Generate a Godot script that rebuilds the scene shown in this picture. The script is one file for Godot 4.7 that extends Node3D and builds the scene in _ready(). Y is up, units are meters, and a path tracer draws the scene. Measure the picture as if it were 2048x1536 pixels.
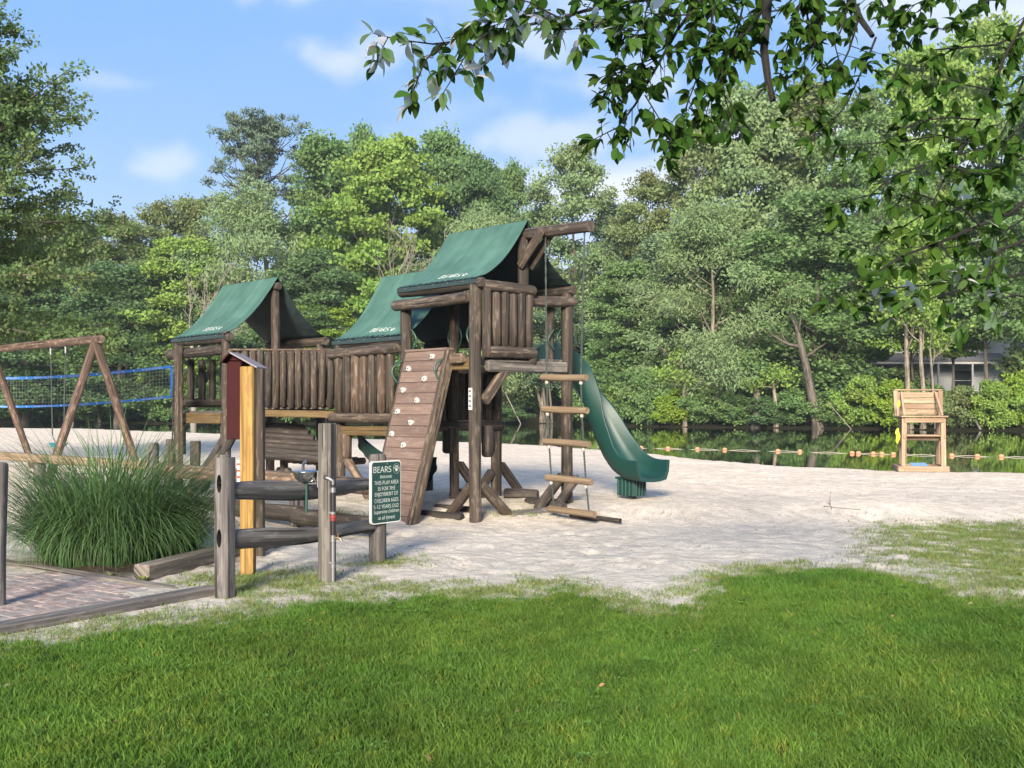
extends Node3D
# A log play fort on a sandy lake beach, seen from a lawn. Units are metres; x right, y up, the camera looks along -z.
# W(x, y, d) is the point at distance d in front of the camera's foot.

class Mb:
	var v := PackedVector3Array()
	var n := PackedVector3Array()
	var t := PackedVector2Array()
	var c := PackedColorArray()
	var i := PackedInt32Array()
	func vert(p: Vector3, nn: Vector3, uv := Vector2.ZERO) -> int:
		v.append(p); n.append(nn); t.append(uv)
		return v.size() - 1
	func tri(a: int, b: int, d: int) -> void:
		var x := (v[b] - v[a]).cross(v[d] - v[a])
		if x.dot(n[a] + n[b] + n[d]) > 0.0:
			i.append(a); i.append(d); i.append(b)
		else:
			i.append(a); i.append(b); i.append(d)
	func quad(a: int, b: int, d: int, e: int) -> void:
		tri(a, b, d); tri(a, d, e)
	func face(a: Vector3, b: Vector3, d: Vector3, e: Vector3, nn: Vector3, s := 1.0) -> void:
		var lx := a.distance_to(b) * s
		var ly := b.distance_to(d) * s
		quad(vert(a, nn, Vector2(0, 0)), vert(b, nn, Vector2(lx, 0)), vert(d, nn, Vector2(lx, ly)), vert(e, nn, Vector2(0, ly)))
	func tube(pts: Array, radii: Array, sides := 12, caps := true, v0 := 0.0, rough := 0.0, rng: RandomNumberGenerator = null, spin := 0.0) -> void:
		var d: Vector3 = (pts[1] - pts[0]).normalized()
		var x := d.cross(Vector3(0.3, 0.13, 0.94) if absf(d.z) < 0.8 else Vector3(0.9, 0.2, 0.1)).normalized().rotated(d, spin)
		var len := v0 * 4.0
		var last := -1
		for k in pts.size():
			var dn: Vector3 = d
			if k > 0 and k < pts.size() - 1:
				dn = ((pts[k + 1] - pts[k]).normalized() + (pts[k] - pts[k - 1]).normalized()).normalized()
			elif k > 0:
				dn = (pts[k] - pts[k - 1]).normalized()
			x = (x - dn * x.dot(dn)).normalized()
			var y := dn.cross(x)
			if k > 0:
				len += pts[k].distance_to(pts[k - 1])
			var slope := 0.0
			if k > 0:
				slope = (radii[k - 1] - radii[k]) / maxf(0.001, pts[k].distance_to(pts[k - 1]))
			slope = clampf(slope, -1.2, 1.2)
			var first := v.size()
			for j in sides + 1:
				var a := TAU * j / sides
				var o := x * cos(a) + y * sin(a)
				var r: float = radii[k]
				if rough > 0.0 and j < sides:
					r *= 1.0 + rough * rng.randf_range(-1, 1)
				var p: Vector3 = pts[k] + o * r
				if j == sides:
					p = v[first]
				vert(p, (o + dn * slope).normalized(), Vector2(float(j) / sides, len / 4.0))
			if last >= 0:
				for j in sides:
					quad(last + j, last + j + 1, first + j + 1, first + j)
			if caps and (k == 0 or k == pts.size() - 1):
				var nn := -dn if k == 0 else dn
				var ctr := vert(pts[k], nn, Vector2(0.5, len / 4.0))
				var ring := v.size()
				for j in sides:
					vert(v[first + j], nn, Vector2(0.5 + 0.1 * cos(TAU * j / sides), len / 4.0 + 0.012 * sin(TAU * j / sides)))
				for j in sides:
					tri(ctr, ring + j, ring + (j + 1) % sides)
			last = first
	func box(xf: Transform3D, s: Vector3, b := 0.004, v0 := 0.0) -> void:
		var h := s * 0.5
		b = minf(b, minf(h.x, minf(h.y, h.z)) * 0.9)
		var long := 0
		if s.y >= s.x and s.y >= s.z:
			long = 1
		elif s.z >= s.x:
			long = 2
		var put := func(p: Vector3, nn: Vector3) -> int:
			var w := p[long] / 4.0 + v0
			var u := (p[(long + 1) % 3] + p[(long + 2) % 3]) / 0.4 + v0 * 3.7
			return vert(xf * p, (xf.basis * nn).normalized(), Vector2(u, w))
		for a in 3:
			var a1 := (a + 1) % 3
			var a2 := (a + 2) % 3
			for sg in [-1.0, 1.0]:
				var nn := Vector3.ZERO
				nn[a] = sg
				var q := []
				for e in [[-1, -1], [1, -1], [1, 1], [-1, 1]]:
					var p := Vector3.ZERO
					p[a] = sg * h[a]; p[a1] = e[0] * (h[a1] - b); p[a2] = e[1] * (h[a2] - b)
					q.append(put.call(p, nn))
				quad(q[0], q[1], q[2], q[3])
				for s2 in [-1.0, 1.0]:
					var nn2 := Vector3.ZERO
					nn2[a] = sg; nn2[a1] = s2
					var qq := []
					for e in [[0, -1], [0, 1], [1, 1], [1, -1]]:
						var p := Vector3.ZERO
						p[a] = sg * (h[a] - (b if e[0] == 1 else 0.0))
						p[a1] = s2 * (h[a1] - (0.0 if e[0] == 1 else b))
						p[a2] = e[1] * (h[a2] - b)
						qq.append(put.call(p, nn2))
					quad(qq[0], qq[1], qq[2], qq[3])
		for sx in [-1.0, 1.0]:
			for sy in [-1.0, 1.0]:
				for sz in [-1.0, 1.0]:
					var nn := Vector3(sx, sy, sz)
					var p0: int = put.call(Vector3(sx * h.x, sy * (h.y - b), sz * (h.z - b)), nn)
					var p1: int = put.call(Vector3(sx * (h.x - b), sy * h.y, sz * (h.z - b)), nn)
					var p2: int = put.call(Vector3(sx * (h.x - b), sy * (h.y - b), sz * h.z), nn)
					tri(p0, p1, p2)
	func prism(poly: PackedVector2Array, th: float, xf: Transform3D) -> void:
		var tr := Geometry2D.triangulate_polygon(poly)
		for sg in [-1.0, 1.0]:
			var nn := (xf.basis * Vector3(0, 0, sg)).normalized()
			var f := v.size()
			for p in poly:
				vert(xf * Vector3(p.x, p.y, sg * th / 2), nn, p)
			for k in range(0, tr.size(), 3):
				tri(f + tr[k], f + tr[k + 1], f + tr[k + 2])
		var m := Vector2.ZERO
		for p in poly:
			m += p / poly.size()
		for k in poly.size():
			var a := poly[k]
			var b := poly[(k + 1) % poly.size()]
			var o := Vector2(b.y - a.y, a.x - b.x).normalized()
			if o.dot((a + b) / 2 - m) < 0:
				o = -o
			face(xf * Vector3(a.x, a.y, -th / 2), xf * Vector3(b.x, b.y, -th / 2), xf * Vector3(b.x, b.y, th / 2), xf * Vector3(a.x, a.y, th / 2), (xf.basis * Vector3(o.x, o.y, 0)).normalized())
	func ball(p: Vector3, r: Vector3, seg := 10, rows := 7, basis := Basis()) -> void:
		var f := v.size()
		for a in rows + 1:
			var th := PI * a / rows
			for j in seg + 1:
				var ph := TAU * j / seg
				var o := Vector3(sin(th) * cos(ph), cos(th), sin(th) * sin(ph))
				vert(p + basis * (o * r), (basis * (o / r)).normalized(), Vector2(float(j) / seg, float(a) / rows))
		for a in rows:
			for j in seg:
				quad(f + a * (seg + 1) + j, f + a * (seg + 1) + j + 1, f + (a + 1) * (seg + 1) + j + 1, f + (a + 1) * (seg + 1) + j)
	func mesh(into: ArrayMesh = null) -> ArrayMesh:
		var arr := []
		arr.resize(Mesh.ARRAY_MAX)
		arr[Mesh.ARRAY_VERTEX] = v
		if n.size() == v.size(): arr[Mesh.ARRAY_NORMAL] = n
		if t.size() == v.size(): arr[Mesh.ARRAY_TEX_UV] = t
		if c.size() == v.size(): arr[Mesh.ARRAY_COLOR] = c
		arr[Mesh.ARRAY_INDEX] = i
		var m := into if into else ArrayMesh.new()
		m.add_surface_from_arrays(Mesh.PRIMITIVE_TRIANGLES, arr)
		return m

var rng := RandomNumberGenerator.new()
var fn := FastNoiseLite.new()
var dents := FastNoiseLite.new()
var M := {}
var font: Font
var SHORE := PackedVector2Array([Vector2(-220, 70), Vector2(-42.8, 68), Vector2(-32, 66), Vector2(-24.7, 63), Vector2(-18.6, 56.3), Vector2(-9.4, 46.4), Vector2(-3.4, 40.7), Vector2(-0.43, 37.8), Vector2(1.3, 35.3), Vector2(3.86, 29.4), Vector2(4.6, 26.2), Vector2(5.9, 23.4), Vector2(7.6, 21.7), Vector2(10.1, 21.0), Vector2(14.3, 20.4), Vector2(220, 20)])
var FAR := PackedVector2Array([Vector2(-220, 118), Vector2(-60, 112), Vector2(-40, 106), Vector2(-26, 102), Vector2(-5, 103), Vector2(3.2, 103), Vector2(7, 93), Vector2(9.4, 87), Vector2(16, 83), Vector2(26, 77), Vector2(30, 72.5), Vector2(34.4, 70.6), Vector2(60, 64), Vector2(220, 60)])
var LAWN := PackedVector2Array([Vector2(-14, 5.4), Vector2(-3.54, 6.0), Vector2(-3.08, 6.25), Vector2(-2.81, 6.45), Vector2(-2.5, 6.75), Vector2(-2.1, 7.02), Vector2(-1.9, 7.15), Vector2(-1.66, 7.45), Vector2(-1.41, 7.7), Vector2(-0.84, 7.9), Vector2(-0.09, 8.05), Vector2(0.53, 8.12), Vector2(0.95, 7.3), Vector2(1.17, 7.32), Vector2(1.43, 8.0), Vector2(1.79, 8.75), Vector2(2.67, 9.05), Vector2(3.05, 8.8), Vector2(3.24, 8.2), Vector2(3.7, 7.65), Vector2(4.9, 7.5), Vector2(14, 7.3)])
const PATIO := Vector2(-2.36, 8.0)      # its near right corner
const PA := Vector2(-0.556, -0.831)     # along its front edge, towards the camera's left
const PB := Vector2(-0.816, 0.578)      # along its right edge, away
const U := Vector2(0.695, -0.718)       # along the fort's front, to the right
const V := Vector2(0.754, 0.657)        # across the fort, away
const WATER := -0.15

func W(x: float, y: float, d: float) -> Vector3:
	return Vector3(x, y, -d)

func w2(p: Vector2, y: float) -> Vector3:
	return Vector3(p.x, y, -p.y)

func h2(p: Vector2) -> Vector3:
	return Vector3(p.x, 0, -p.y)

func on_line(line: PackedVector2Array, x: float) -> float:
	for k in line.size() - 1:
		if x < line[k + 1].x:
			var f := clampf((x - line[k].x) / (line[k + 1].x - line[k].x), 0, 1)
			return lerpf(line[k].y, line[k + 1].y, f)
	return line[line.size() - 1].y

func ground_at(x: float, d: float) -> float:
	var far := d - on_line(FAR, x)
	if far > 0.0:
		return WATER + minf(0.14, far * 0.3) + 2.1 * smoothstep(0.0, 14.0, far) + 3.0 * smoothstep(10.0, 80.0, far)
	var sd := on_line(SHORE, x) - d + 0.25 * fn.get_noise_2d(x * 8.0, d * 8.0)
	if sd > 0.0:
		var y := 0.17 * smoothstep(12.6, 14.2, d)
		if d > 8.0:
			y += 0.018 * fn.get_noise_2d(x * 40.0, d * 40.0) * smoothstep(8.0, 9.5, d)
		y += 0.016 * fn.get_noise_2d(x * 110.0 + 70.0, d * 110.0) * smoothstep(8.3, 9.5, d) * smoothstep(30.0, 15.0, d)
		if d > 8.6 and d < 30.0:
			# scuffs and footprints
			var hollow := 1.0 + dents.get_noise_2d(x, d * 0.8)
			y -= 0.030 * smoothstep(0.34, 0.0, hollow) * smoothstep(8.6, 9.6, d) * smoothstep(30.0, 20.0, d) * smoothstep(-0.25, 0.2, fn.get_noise_2d(x * 20.0 + 11.0, d * 20.0))
		y += 0.05 * smoothstep(1.6, 0.0, Vector2((x - 2.6) * 0.8, (d - 8.4) * 1.6).length())
		return lerpf(WATER - 0.05, y, smoothstep(0.0, 0.8, sd))
	return WATER - 0.05 - minf(1.2, -sd * 0.3) * smoothstep(0.0, 4.0, -far)

func lawn_amount(x: float, d: float) -> float:
	# 1 on the mown lawn, falling to 0 where it gives way to sand
	if in_patio(Vector2(x, d), 0.12):
		return 0.0
	var e := on_line(LAWN, x) - d + 0.5 * fn.get_noise_2d(x * 60.0, d * 60.0) + 0.3 * fn.get_noise_2d(x * 210.0 + 50.0, d * 210.0)
	return smoothstep(-0.1, 0.55, e)

func sparse_amount(x: float, d: float) -> float:
	# thin, dry grass: along the lawn's edge, on the right, round the fence posts and behind the log barrier
	if in_patio(Vector2(x, d), 0.1):
		return 0.0
	var e := on_line(LAWN, x) - d
	var a := 0.55 * smoothstep(-1.0, -0.1, e)
	var right := smoothstep(2.9, 4.6, x - maxf(0.0, d - 10.0) * 0.35) * smoothstep(13.4, 12.0, d) * smoothstep(6.8, 8.2, d)
	a = maxf(a, 0.85 * right)
	a = maxf(a, 0.7 * smoothstep(1.0, 0.2, Vector2((x + 1.95) * 0.9, d - 8.6).length()))
	a = maxf(a, 0.35 * smoothstep(0.6, 0.1, Vector2((x + 1.2) * 0.8, d - 9.75).length()))
	a = maxf(a, 0.75 * smoothstep(1.0, 0.3, Vector2((x + 2.5) * 0.8, (d - 13.9) * 0.9).length()))
	a = maxf(a, 0.5 * smoothstep(1.1, 0.3, Vector2(x - 0.2, (d - 13.9) * 1.2).length()))
	var m := fn.get_noise_2d(x * 70.0 + 300.0, d * 70.0) + 0.6 * fn.get_noise_2d(x * 230.0, d * 230.0 + 90.0)
	return clampf(a * (0.9 + 1.7 * m), 0.0, 1.0)

func in_patio(p: Vector2, grow: float) -> bool:
	var q := p - PATIO
	var det := PA.x * PB.y - PA.y * PB.x
	var a := (q.x * PB.y - q.y * PB.x) / det
	var b := (PA.x * q.y - PA.y * q.x) / det
	return a > -grow and b > -grow and a < 3.2 and b < 3.0

# ---------------------------------------------------------------- naming
var used := {}

func numbered(called: String) -> String:
	if not used.has(called):
		used[called] = 0
		return called
	used[called] += 1
	return "%s_%03d" % [called, used[called]]

func tag(o: Node, label: String, category := "", group := "", kind := "") -> Node:
	if label: o.set_meta("label", label)
	if category: o.set_meta("category", category)
	if group: o.set_meta("group", group)
	if kind: o.set_meta("kind", kind)
	return o

func thing(called: String, label: String, category: String, at := Vector3.ZERO, turn := 0.0, group := "") -> Node3D:
	var o := Node3D.new()
	o.name = numbered(called)
	add_child(o)
	o.position = at
	o.rotation.y = turn
	tag(o, label, category, group)
	return o

func put(parent: Node3D, called: String, m: Mesh, mat: Material) -> MeshInstance3D:
	var o := MeshInstance3D.new()
	o.mesh = m
	o.material_override = mat
	if parent == self:
		o.name = numbered(called)
		add_child(o)
	else:
		o.name = part_name(parent, called)
		parent.add_child(o, true)
	return o

func part_name(parent: Node, called: String) -> String:
	var key := str(parent.get_instance_id()) + "/" + called
	if not used.has(key):
		used[key] = 0
		return called
	used[key] += 1
	return "%s_%03d" % [called, used[key]]

func struct(called: String, m: Mesh, mat: Material) -> MeshInstance3D:
	var o := put(self, called, m, mat)
	o.set_meta("kind", "structure")
	return o

# ---------------------------------------------------------------- materials
func lin(r: float, g: float, b: float) -> Color:
	return Color(r, g, b).linear_to_srgb()

func mat(r: float, g: float, b: float, rough := 0.8, metal := 0.0) -> StandardMaterial3D:
	var m := StandardMaterial3D.new()
	m.albedo_color = lin(r, g, b)
	m.roughness = rough
	m.metallic = metal
	m.cull_mode = BaseMaterial3D.CULL_DISABLED
	return m

func picture(w: int, h: int, shade: Callable) -> ImageTexture:
	var bytes := PackedByteArray()
	bytes.resize(w * h * 3)
	var k := 0
	for y in h:
		for x in w:
			var c: Color = shade.call(x, y)
			bytes[k] = clampi(int(c.r * 255.0), 0, 255)
			bytes[k + 1] = clampi(int(c.g * 255.0), 0, 255)
			bytes[k + 2] = clampi(int(c.b * 255.0), 0, 255)
			k += 3
	return ImageTexture.create_from_image(Image.create_from_data(w, h, false, Image.FORMAT_RGB8, bytes))

func grain(seed: int, dark: Color, light: Color, worn: Color, wear: float, cracks: float, w := 160, h := 640) -> Array:
	# wood seen round a log: [colour, relief], both run seamlessly round
	var a := FastNoiseLite.new()
	a.seed = seed
	a.fractal_octaves = 3
	var heights := PackedByteArray()
	heights.resize(w * h * 3)
	var colours := picture(w, h, func(x: int, y: int) -> Color:
		var an := TAU * x / w
		var cx := cos(an)
		var cz := sin(an)
		var fine := a.get_noise_3d(cx * 260.0, y * 0.55, cz * 260.0)
		var broad := a.get_noise_3d(cx * 60.0 + 500.0, y * 0.5, cz * 60.0)
		var spot := a.get_noise_3d(cx * 120.0, y * 3.0 + 900.0, cz * 120.0)
		var crack := smoothstep(0.34, 0.42, a.get_noise_3d(cx * 150.0 + 77.0, y * 0.22, cz * 150.0))
		var s := clampf(0.5 + fine * 0.9 + broad * 0.7, 0, 1)
		var c := dark.lerp(light, s)
		c = c.lerp(worn, wear * smoothstep(0.12, 0.42, spot + broad * 0.4))
		c = c.lerp(dark * 0.35, crack * cracks)
		var hh := clampi(int(255.0 * clampf(0.55 + fine * 0.4 + spot * 0.15 - crack * cracks * 0.5, 0, 1)), 0, 255)
		var k := (y * w + x) * 3
		heights[k] = hh; heights[k + 1] = hh; heights[k + 2] = hh
		return c)
	return [colours, ImageTexture.create_from_image(Image.create_from_data(w, h, false, Image.FORMAT_RGB8, heights))]

func wood(tex: Array, r := 1.0, g := 1.0, b := 1.0, relief := 0.35) -> StandardMaterial3D:
	var m := StandardMaterial3D.new()
	m.albedo_texture = tex[0]
	m.albedo_color = lin(r, g, b)
	m.roughness = 0.82
	m.heightmap_enabled = true
	m.heightmap_texture = tex[1]
	m.heightmap_scale = relief
	m.cull_mode = BaseMaterial3D.CULL_DISABLED
	return m

func leafy(r: float, g: float, b: float, through := 0.95, rough := 0.55) -> StandardMaterial3D:
	var m := mat(r, g, b, rough)
	m.vertex_color_use_as_albedo = true
	m.backlight_enabled = true
	m.backlight = Color(through, through, through)
	m.metallic_specular = 0.3
	return m

func make_materials() -> void:
	var brown := grain(11, Color(0.255, 0.217, 0.195), Color(0.425, 0.362, 0.32), Color(0.60, 0.555, 0.515), 0.55, 0.8)
	var grey := grain(23, Color(0.36, 0.345, 0.34), Color(0.60, 0.575, 0.55), Color(0.70, 0.68, 0.65), 0.4, 0.9)
	var pale := grain(37, Color(0.66, 0.55, 0.44), Color(0.82, 0.72, 0.60), Color(0.86, 0.78, 0.68), 0.3, 0.35)
	var yellow := grain(41, Color(0.60, 0.46, 0.20), Color(0.80, 0.65, 0.36), Color(0.52, 0.40, 0.24), 0.35, 0.3)
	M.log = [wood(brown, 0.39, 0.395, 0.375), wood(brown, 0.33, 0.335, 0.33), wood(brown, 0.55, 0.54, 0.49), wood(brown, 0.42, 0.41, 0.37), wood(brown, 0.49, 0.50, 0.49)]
	M.logdark = [wood(brown, 0.25, 0.26, 0.28), wood(brown, 0.31, 0.32, 0.34)]  # same brown wood darkened: shade put into logs under and behind the decks
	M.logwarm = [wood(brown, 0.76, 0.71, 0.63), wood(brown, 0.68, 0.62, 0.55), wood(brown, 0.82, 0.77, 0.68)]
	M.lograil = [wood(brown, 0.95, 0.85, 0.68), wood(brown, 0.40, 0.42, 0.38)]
	M.grey = [wood(grey, 0.38, 0.38, 0.37), wood(grey, 0.44, 0.44, 0.45), wood(grey, 0.48, 0.47, 0.45)]
	M.greydark = wood(grey, 0.42, 0.42, 0.45)
	M.fence = wood(grey, 0.38, 0.38, 0.38)
	M.fencepost = wood(grey, 0.42, 0.42, 0.44)
	M.fencepost.uv1_triplanar = true
	M.fencepost.uv1_scale = Vector3(2.4, 0.25, 2.4)
	M.rail = [wood(grey, 0.40, 0.43, 0.48), wood(grey, 0.44, 0.46, 0.49)]
	M.timber = wood(grey, 0.56, 0.53, 0.48)
	M.pale = [wood(pale, 0.46, 0.45, 0.46), wood(pale, 0.39, 0.38, 0.38), wood(pale, 0.52, 0.52, 0.54)]
	M.yellow = wood(yellow, 0.50, 0.49, 0.50)
	M.beam = wood(yellow, 0.21, 0.22, 0.32)
	M.rung = [wood(pale, 0.28, 0.275, 0.265), wood(pale, 0.33, 0.325, 0.31)]
	M.swing = wood(brown, 0.85, 0.73, 0.67)
	var plank_tex := grain(53, Color(0.50, 0.41, 0.38), Color(0.60, 0.50, 0.46), Color(0.66, 0.58, 0.55), 0.5, 0.0)
	M.plank = [wood(plank_tex, 0.47, 0.475, 0.46, 0.1), wood(plank_tex, 0.43, 0.435, 0.42, 0.1), wood(plank_tex, 0.51, 0.52, 0.50, 0.1)]
	var bark := grain(61, Color(0.30, 0.28, 0.26), Color(0.52, 0.49, 0.45), Color(0.62, 0.6, 0.56), 0.5, 0.7)
	M.bark = wood(bark, 0.42, 0.41, 0.38, 1.0)
	M.barkpale = wood(bark, 0.95, 0.91, 0.84, 0.8)
	M.barkdark = wood(bark, 0.06, 0.055, 0.058, 1.0)
	M.deadwood = wood(bark, 1.25, 1.2, 1.12, 0.5)
	M.bone = mat(0.17, 0.155, 0.135, 0.85)
	# cloth of the canopies: faded in streaks down the slope
	var cl := FastNoiseLite.new()
	cl.seed = 5
	cl.fractal_octaves = 4
	var cloth := picture(256, 256, func(x: int, y: int) -> Color:
		var s := cl.get_noise_2d(x * 3.0, y * 0.5) * 0.5 + cl.get_noise_2d(x * 0.9 + 400.0, y * 1.1) * 0.7
		var weave := 0.02 * (float((x + y) % 2) - 0.5)
		return Color(0.185, 0.315, 0.28).lerp(Color(0.26, 0.395, 0.355), clampf(0.45 + s, 0, 1)) * (1.0 + weave))
	M.cloth = mat(1, 1, 1, 0.75)
	M.cloth.albedo_texture = cloth
	M.underside = mat(0.012, 0.028, 0.032, 0.8)  # bottom face of the canopies, much darker than the cloth on top
	M.white = mat(0.55, 0.55, 0.54, 0.5)
	M.print = mat(0.45, 0.50, 0.47, 0.7)
	M.signgreen = mat(0.005, 0.036, 0.031, 0.5)
	M.slide = mat(0.004, 0.036, 0.031, 0.5)
	M.slide.metallic_specular = 0.5
	M.tube = mat(0.012, 0.03, 0.028, 0.35)
	M.handle = mat(0.012, 0.05, 0.04, 0.4)
	M.hold = mat(0.36, 0.345, 0.325, 0.75)
	M.hole = mat(0.02, 0.02, 0.02, 0.9)  # near black: the shade inside holes is put into this colour
	M.rope = mat(0.035, 0.05, 0.045, 0.9)
	M.ropepale = mat(0.33, 0.30, 0.26, 0.9)
	M.steel = mat(0.45, 0.46, 0.47, 0.22, 1.0)
	M.zinc = mat(0.22, 0.225, 0.23, 0.5, 0.7)
	M.black = mat(0.012, 0.012, 0.013, 0.5)
	M.red = mat(0.20, 0.022, 0.018, 0.5)
	M.maroon = mat(0.036, 0.012, 0.013, 0.85)
	M.maroon.metallic_specular = 0.15
	M.shingle = mat(0.17, 0.15, 0.165, 0.6)
	M.brass = mat(0.22, 0.15, 0.10, 0.4, 0.8)
	M.blue = mat(0.03, 0.18, 0.55, 0.7)
	M.cord = mat(0.42, 0.46, 0.38, 0.8)
	M.teal = mat(0.05, 0.28, 0.30, 0.5)
	M.orange = mat(0.48, 0.20, 0.11, 0.6)
	M.lightyellow = mat(0.62, 0.66, 0.03, 0.6)
	M.lightblue = mat(0.12, 0.22, 0.38, 0.5)
	M.siding = mat(0.48, 0.50, 0.52, 0.6)
	M.roofgrey = mat(0.14, 0.14, 0.15, 0.9)
	M.glass = mat(0.02, 0.025, 0.03, 0.1)
	# sand and soil: grains and scuffs, coloured by the ground's own vertex colours
	var sn := FastNoiseLite.new()
	sn.seed = 71
	sn.fractal_octaves = 4
	var heights := PackedByteArray()
	heights.resize(768 * 768 * 3)
	var gritty := picture(768, 768, func(x: int, y: int) -> Color:
		var an := TAU * x / 768.0
		var bn := TAU * y / 768.0
		var px := cos(an) * 122.0 + cos(bn) * 60.0
		var s := sn.get_noise_3d(px * 1.6, sin(an) * 195.0 + 11.0, sin(bn) * 195.0 + cos(bn) * 130.0)
		var s2 := sn.get_noise_3d(px * 7.0 + 900.0, sin(an) * 860.0, sin(bn) * 860.0 + cos(bn) * 610.0)
		var hgt := clampf(0.5 + s * 0.7 + s2 * 0.25, 0, 1)
		var k := (y * 768 + x) * 3
		var hb := int(hgt * 255.0)
		heights[k] = hb; heights[k + 1] = hb; heights[k + 2] = hb
		var l := 0.93 + s * 0.10 + s2 * 0.12
		var speck := smoothstep(0.42, 0.5, s2)
		return Color(l, l * 0.99, l * 0.975).lerp(Color(0.52, 0.48, 0.44), speck * 0.7))
	M.ground = StandardMaterial3D.new()
	M.ground.vertex_color_use_as_albedo = true
	M.ground.albedo_texture = gritty
	M.ground.roughness = 0.95
	M.ground.metallic_specular = 0.15
	M.ground.heightmap_enabled = true
	M.ground.heightmap_texture = ImageTexture.create_from_image(Image.create_from_data(768, 768, false, Image.FORMAT_RGB8, heights))
	M.ground.heightmap_scale = 1.3
	# dark lake water with the faintest ripple
	M.water = mat(0.012, 0.014, 0.008, 0.03)
	M.water.metallic_specular = 0.5
	var rip := NoiseTexture2D.new()
	rip.width = 512; rip.height = 512; rip.seamless = true; rip.as_normal_map = true; rip.bump_strength = 1.2
	var rn := FastNoiseLite.new()
	rn.seed = 9; rn.frequency = 0.012; rn.fractal_octaves = 3
	rip.noise = rn
	M.water.normal_enabled = true
	M.water.normal_texture = rip
	M.water.normal_scale = 0.03
	var bk := FastNoiseLite.new()
	bk.seed = 15
	bk.fractal_octaves = 4
	var brick_tex := picture(256, 256, func(x: int, y: int) -> Color:
		var s := bk.get_noise_2d(x * 2.2, y * 2.2) * 0.8 + bk.get_noise_2d(x * 9.0, y * 9.0) * 0.5
		return Color(0.42, 0.38, 0.37).lerp(Color(0.60, 0.565, 0.55), clampf(0.45 + s, 0, 1)))
	M.brick = []
	for k in 4:
		var m := mat([0.95, 0.8, 1.1, 0.9][k], [0.9, 0.8, 1.02, 0.95][k], [0.88, 0.82, 1.0, 0.98][k], 0.9)
		m.albedo_texture = brick_tex
		m.uv1_triplanar = true
		m.uv1_world_triplanar = true
		m.uv1_scale = Vector3(1.3, 1.3, 1.3)
		m.uv1_offset = Vector3(k * 0.31, 0, k * 0.17)
		M.brick.append(m)
	M.grass = leafy(0.074, 0.150, 0.021, 0.75, 0.55)
	M.drygrass = leafy(0.150, 0.185, 0.055, 0.5, 0.7)
	M.tallgrass = leafy(0.085, 0.160, 0.062, 0.8, 0.42)
	M.litter = mat(0.13, 0.11, 0.09, 0.9)
	M.litter.vertex_color_use_as_albedo = true
	M.leaf = leafy(0.042, 0.096, 0.018, 0.95, 0.6)
	M.leaf.specular_mode = BaseMaterial3D.SPECULAR_DISABLED
	M.leaf.vertex_color_use_as_albedo = true

func pick(a: Array) -> Material:
	return a[rng.randi() % a.size()]

# ---------------------------------------------------------------- small builders
func log_mesh(p: Vector3, q: Vector3, r: float, tip0 := 0.75, tip1 := 0.75, sides := 14) -> ArrayMesh:
	var b := Mb.new()
	var l := p.distance_to(q)
	var e := minf(r * 0.45, l * 0.2)
	var d := (q - p).normalized()
	var bend := Vector3(rng.randf_range(-1, 1), rng.randf_range(-1, 1), rng.randf_range(-1, 1)) * minf(0.012, l * 0.008)
	var pts := [p, p + d * e * 0.35, p + d * e]
	var rad := [r * tip0, r * lerpf(tip0, 1.0, 0.65), r]
	var steps := maxi(2, int(l / 0.35))
	for k in range(1, steps):
		var f := float(k) / steps
		pts.append(p.lerp(q, f) + bend * sin(PI * f))
		rad.append(r * rng.randf_range(0.96, 1.05))
	pts.append_array([q - d * e, q - d * e * 0.35, q])
	rad.append_array([r, r * lerpf(tip1, 1.0, 0.65), r * tip1])
	b.tube(pts, rad, sides, true, rng.randf() * maxf(0.0, 1.0 - l / 4.0), 0.025, rng, rng.randf() * TAU)
	return b.mesh()

func log_part(parent: Node3D, called: String, p: Vector3, q: Vector3, r: float, m: Material, tip0 := 0.75, tip1 := 0.75) -> MeshInstance3D:
	return put(parent, called, log_mesh(p, q, r, tip0, tip1), m)

func along(p: Vector3, q: Vector3, up := Vector3.UP) -> Basis:
	# a basis whose x runs from p to q
	var x := (q - p).normalized()
	var z := x.cross(up).normalized()
	return Basis(x, z.cross(x).normalized(), z)

func beam_mesh(p: Vector3, q: Vector3, high: float, wide: float, bevel := 0.008, up := Vector3.UP) -> ArrayMesh:
	var b := Mb.new()
	b.box(Transform3D(along(p, q, up), (p + q) / 2), Vector3(p.distance_to(q), high, wide), bevel, rng.randf() * 0.6)
	return b.mesh()

func beam(parent: Node3D, called: String, p: Vector3, q: Vector3, high: float, wide: float, m: Material, bevel := 0.008, up := Vector3.UP) -> MeshInstance3D:
	return put(parent, called, beam_mesh(p, q, high, wide, bevel, up), m)

func rope_mesh(pts: Array, r: float, strands := 2) -> ArrayMesh:
	# laid rope: strands wound round each other
	var b := Mb.new()
	var total := 0.0
	for k in range(1, pts.size()):
		total += pts[k].distance_to(pts[k - 1])
	var steps := int(total / 0.018)
	for s in strands:
		var line := []
		var rad := []
		for k in steps + 1:
			var f := float(k) / steps * (pts.size() - 1)
			var seg := mini(int(f), pts.size() - 2)
			var p: Vector3 = pts[seg].lerp(pts[seg + 1], f - seg)
			var d: Vector3 = (pts[seg + 1] - pts[seg]).normalized()
			var x := d.cross(Vector3(0.2, 0.3, 0.9)).normalized()
			var a := TAU * (float(k) / 6.0 + float(s) / strands)
			line.append(p + (x * cos(a) + d.cross(x) * sin(a)) * r * 0.55)
			rad.append(r * 0.62)
		b.tube(line, rad, 5, false)
	return b.mesh()

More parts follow.
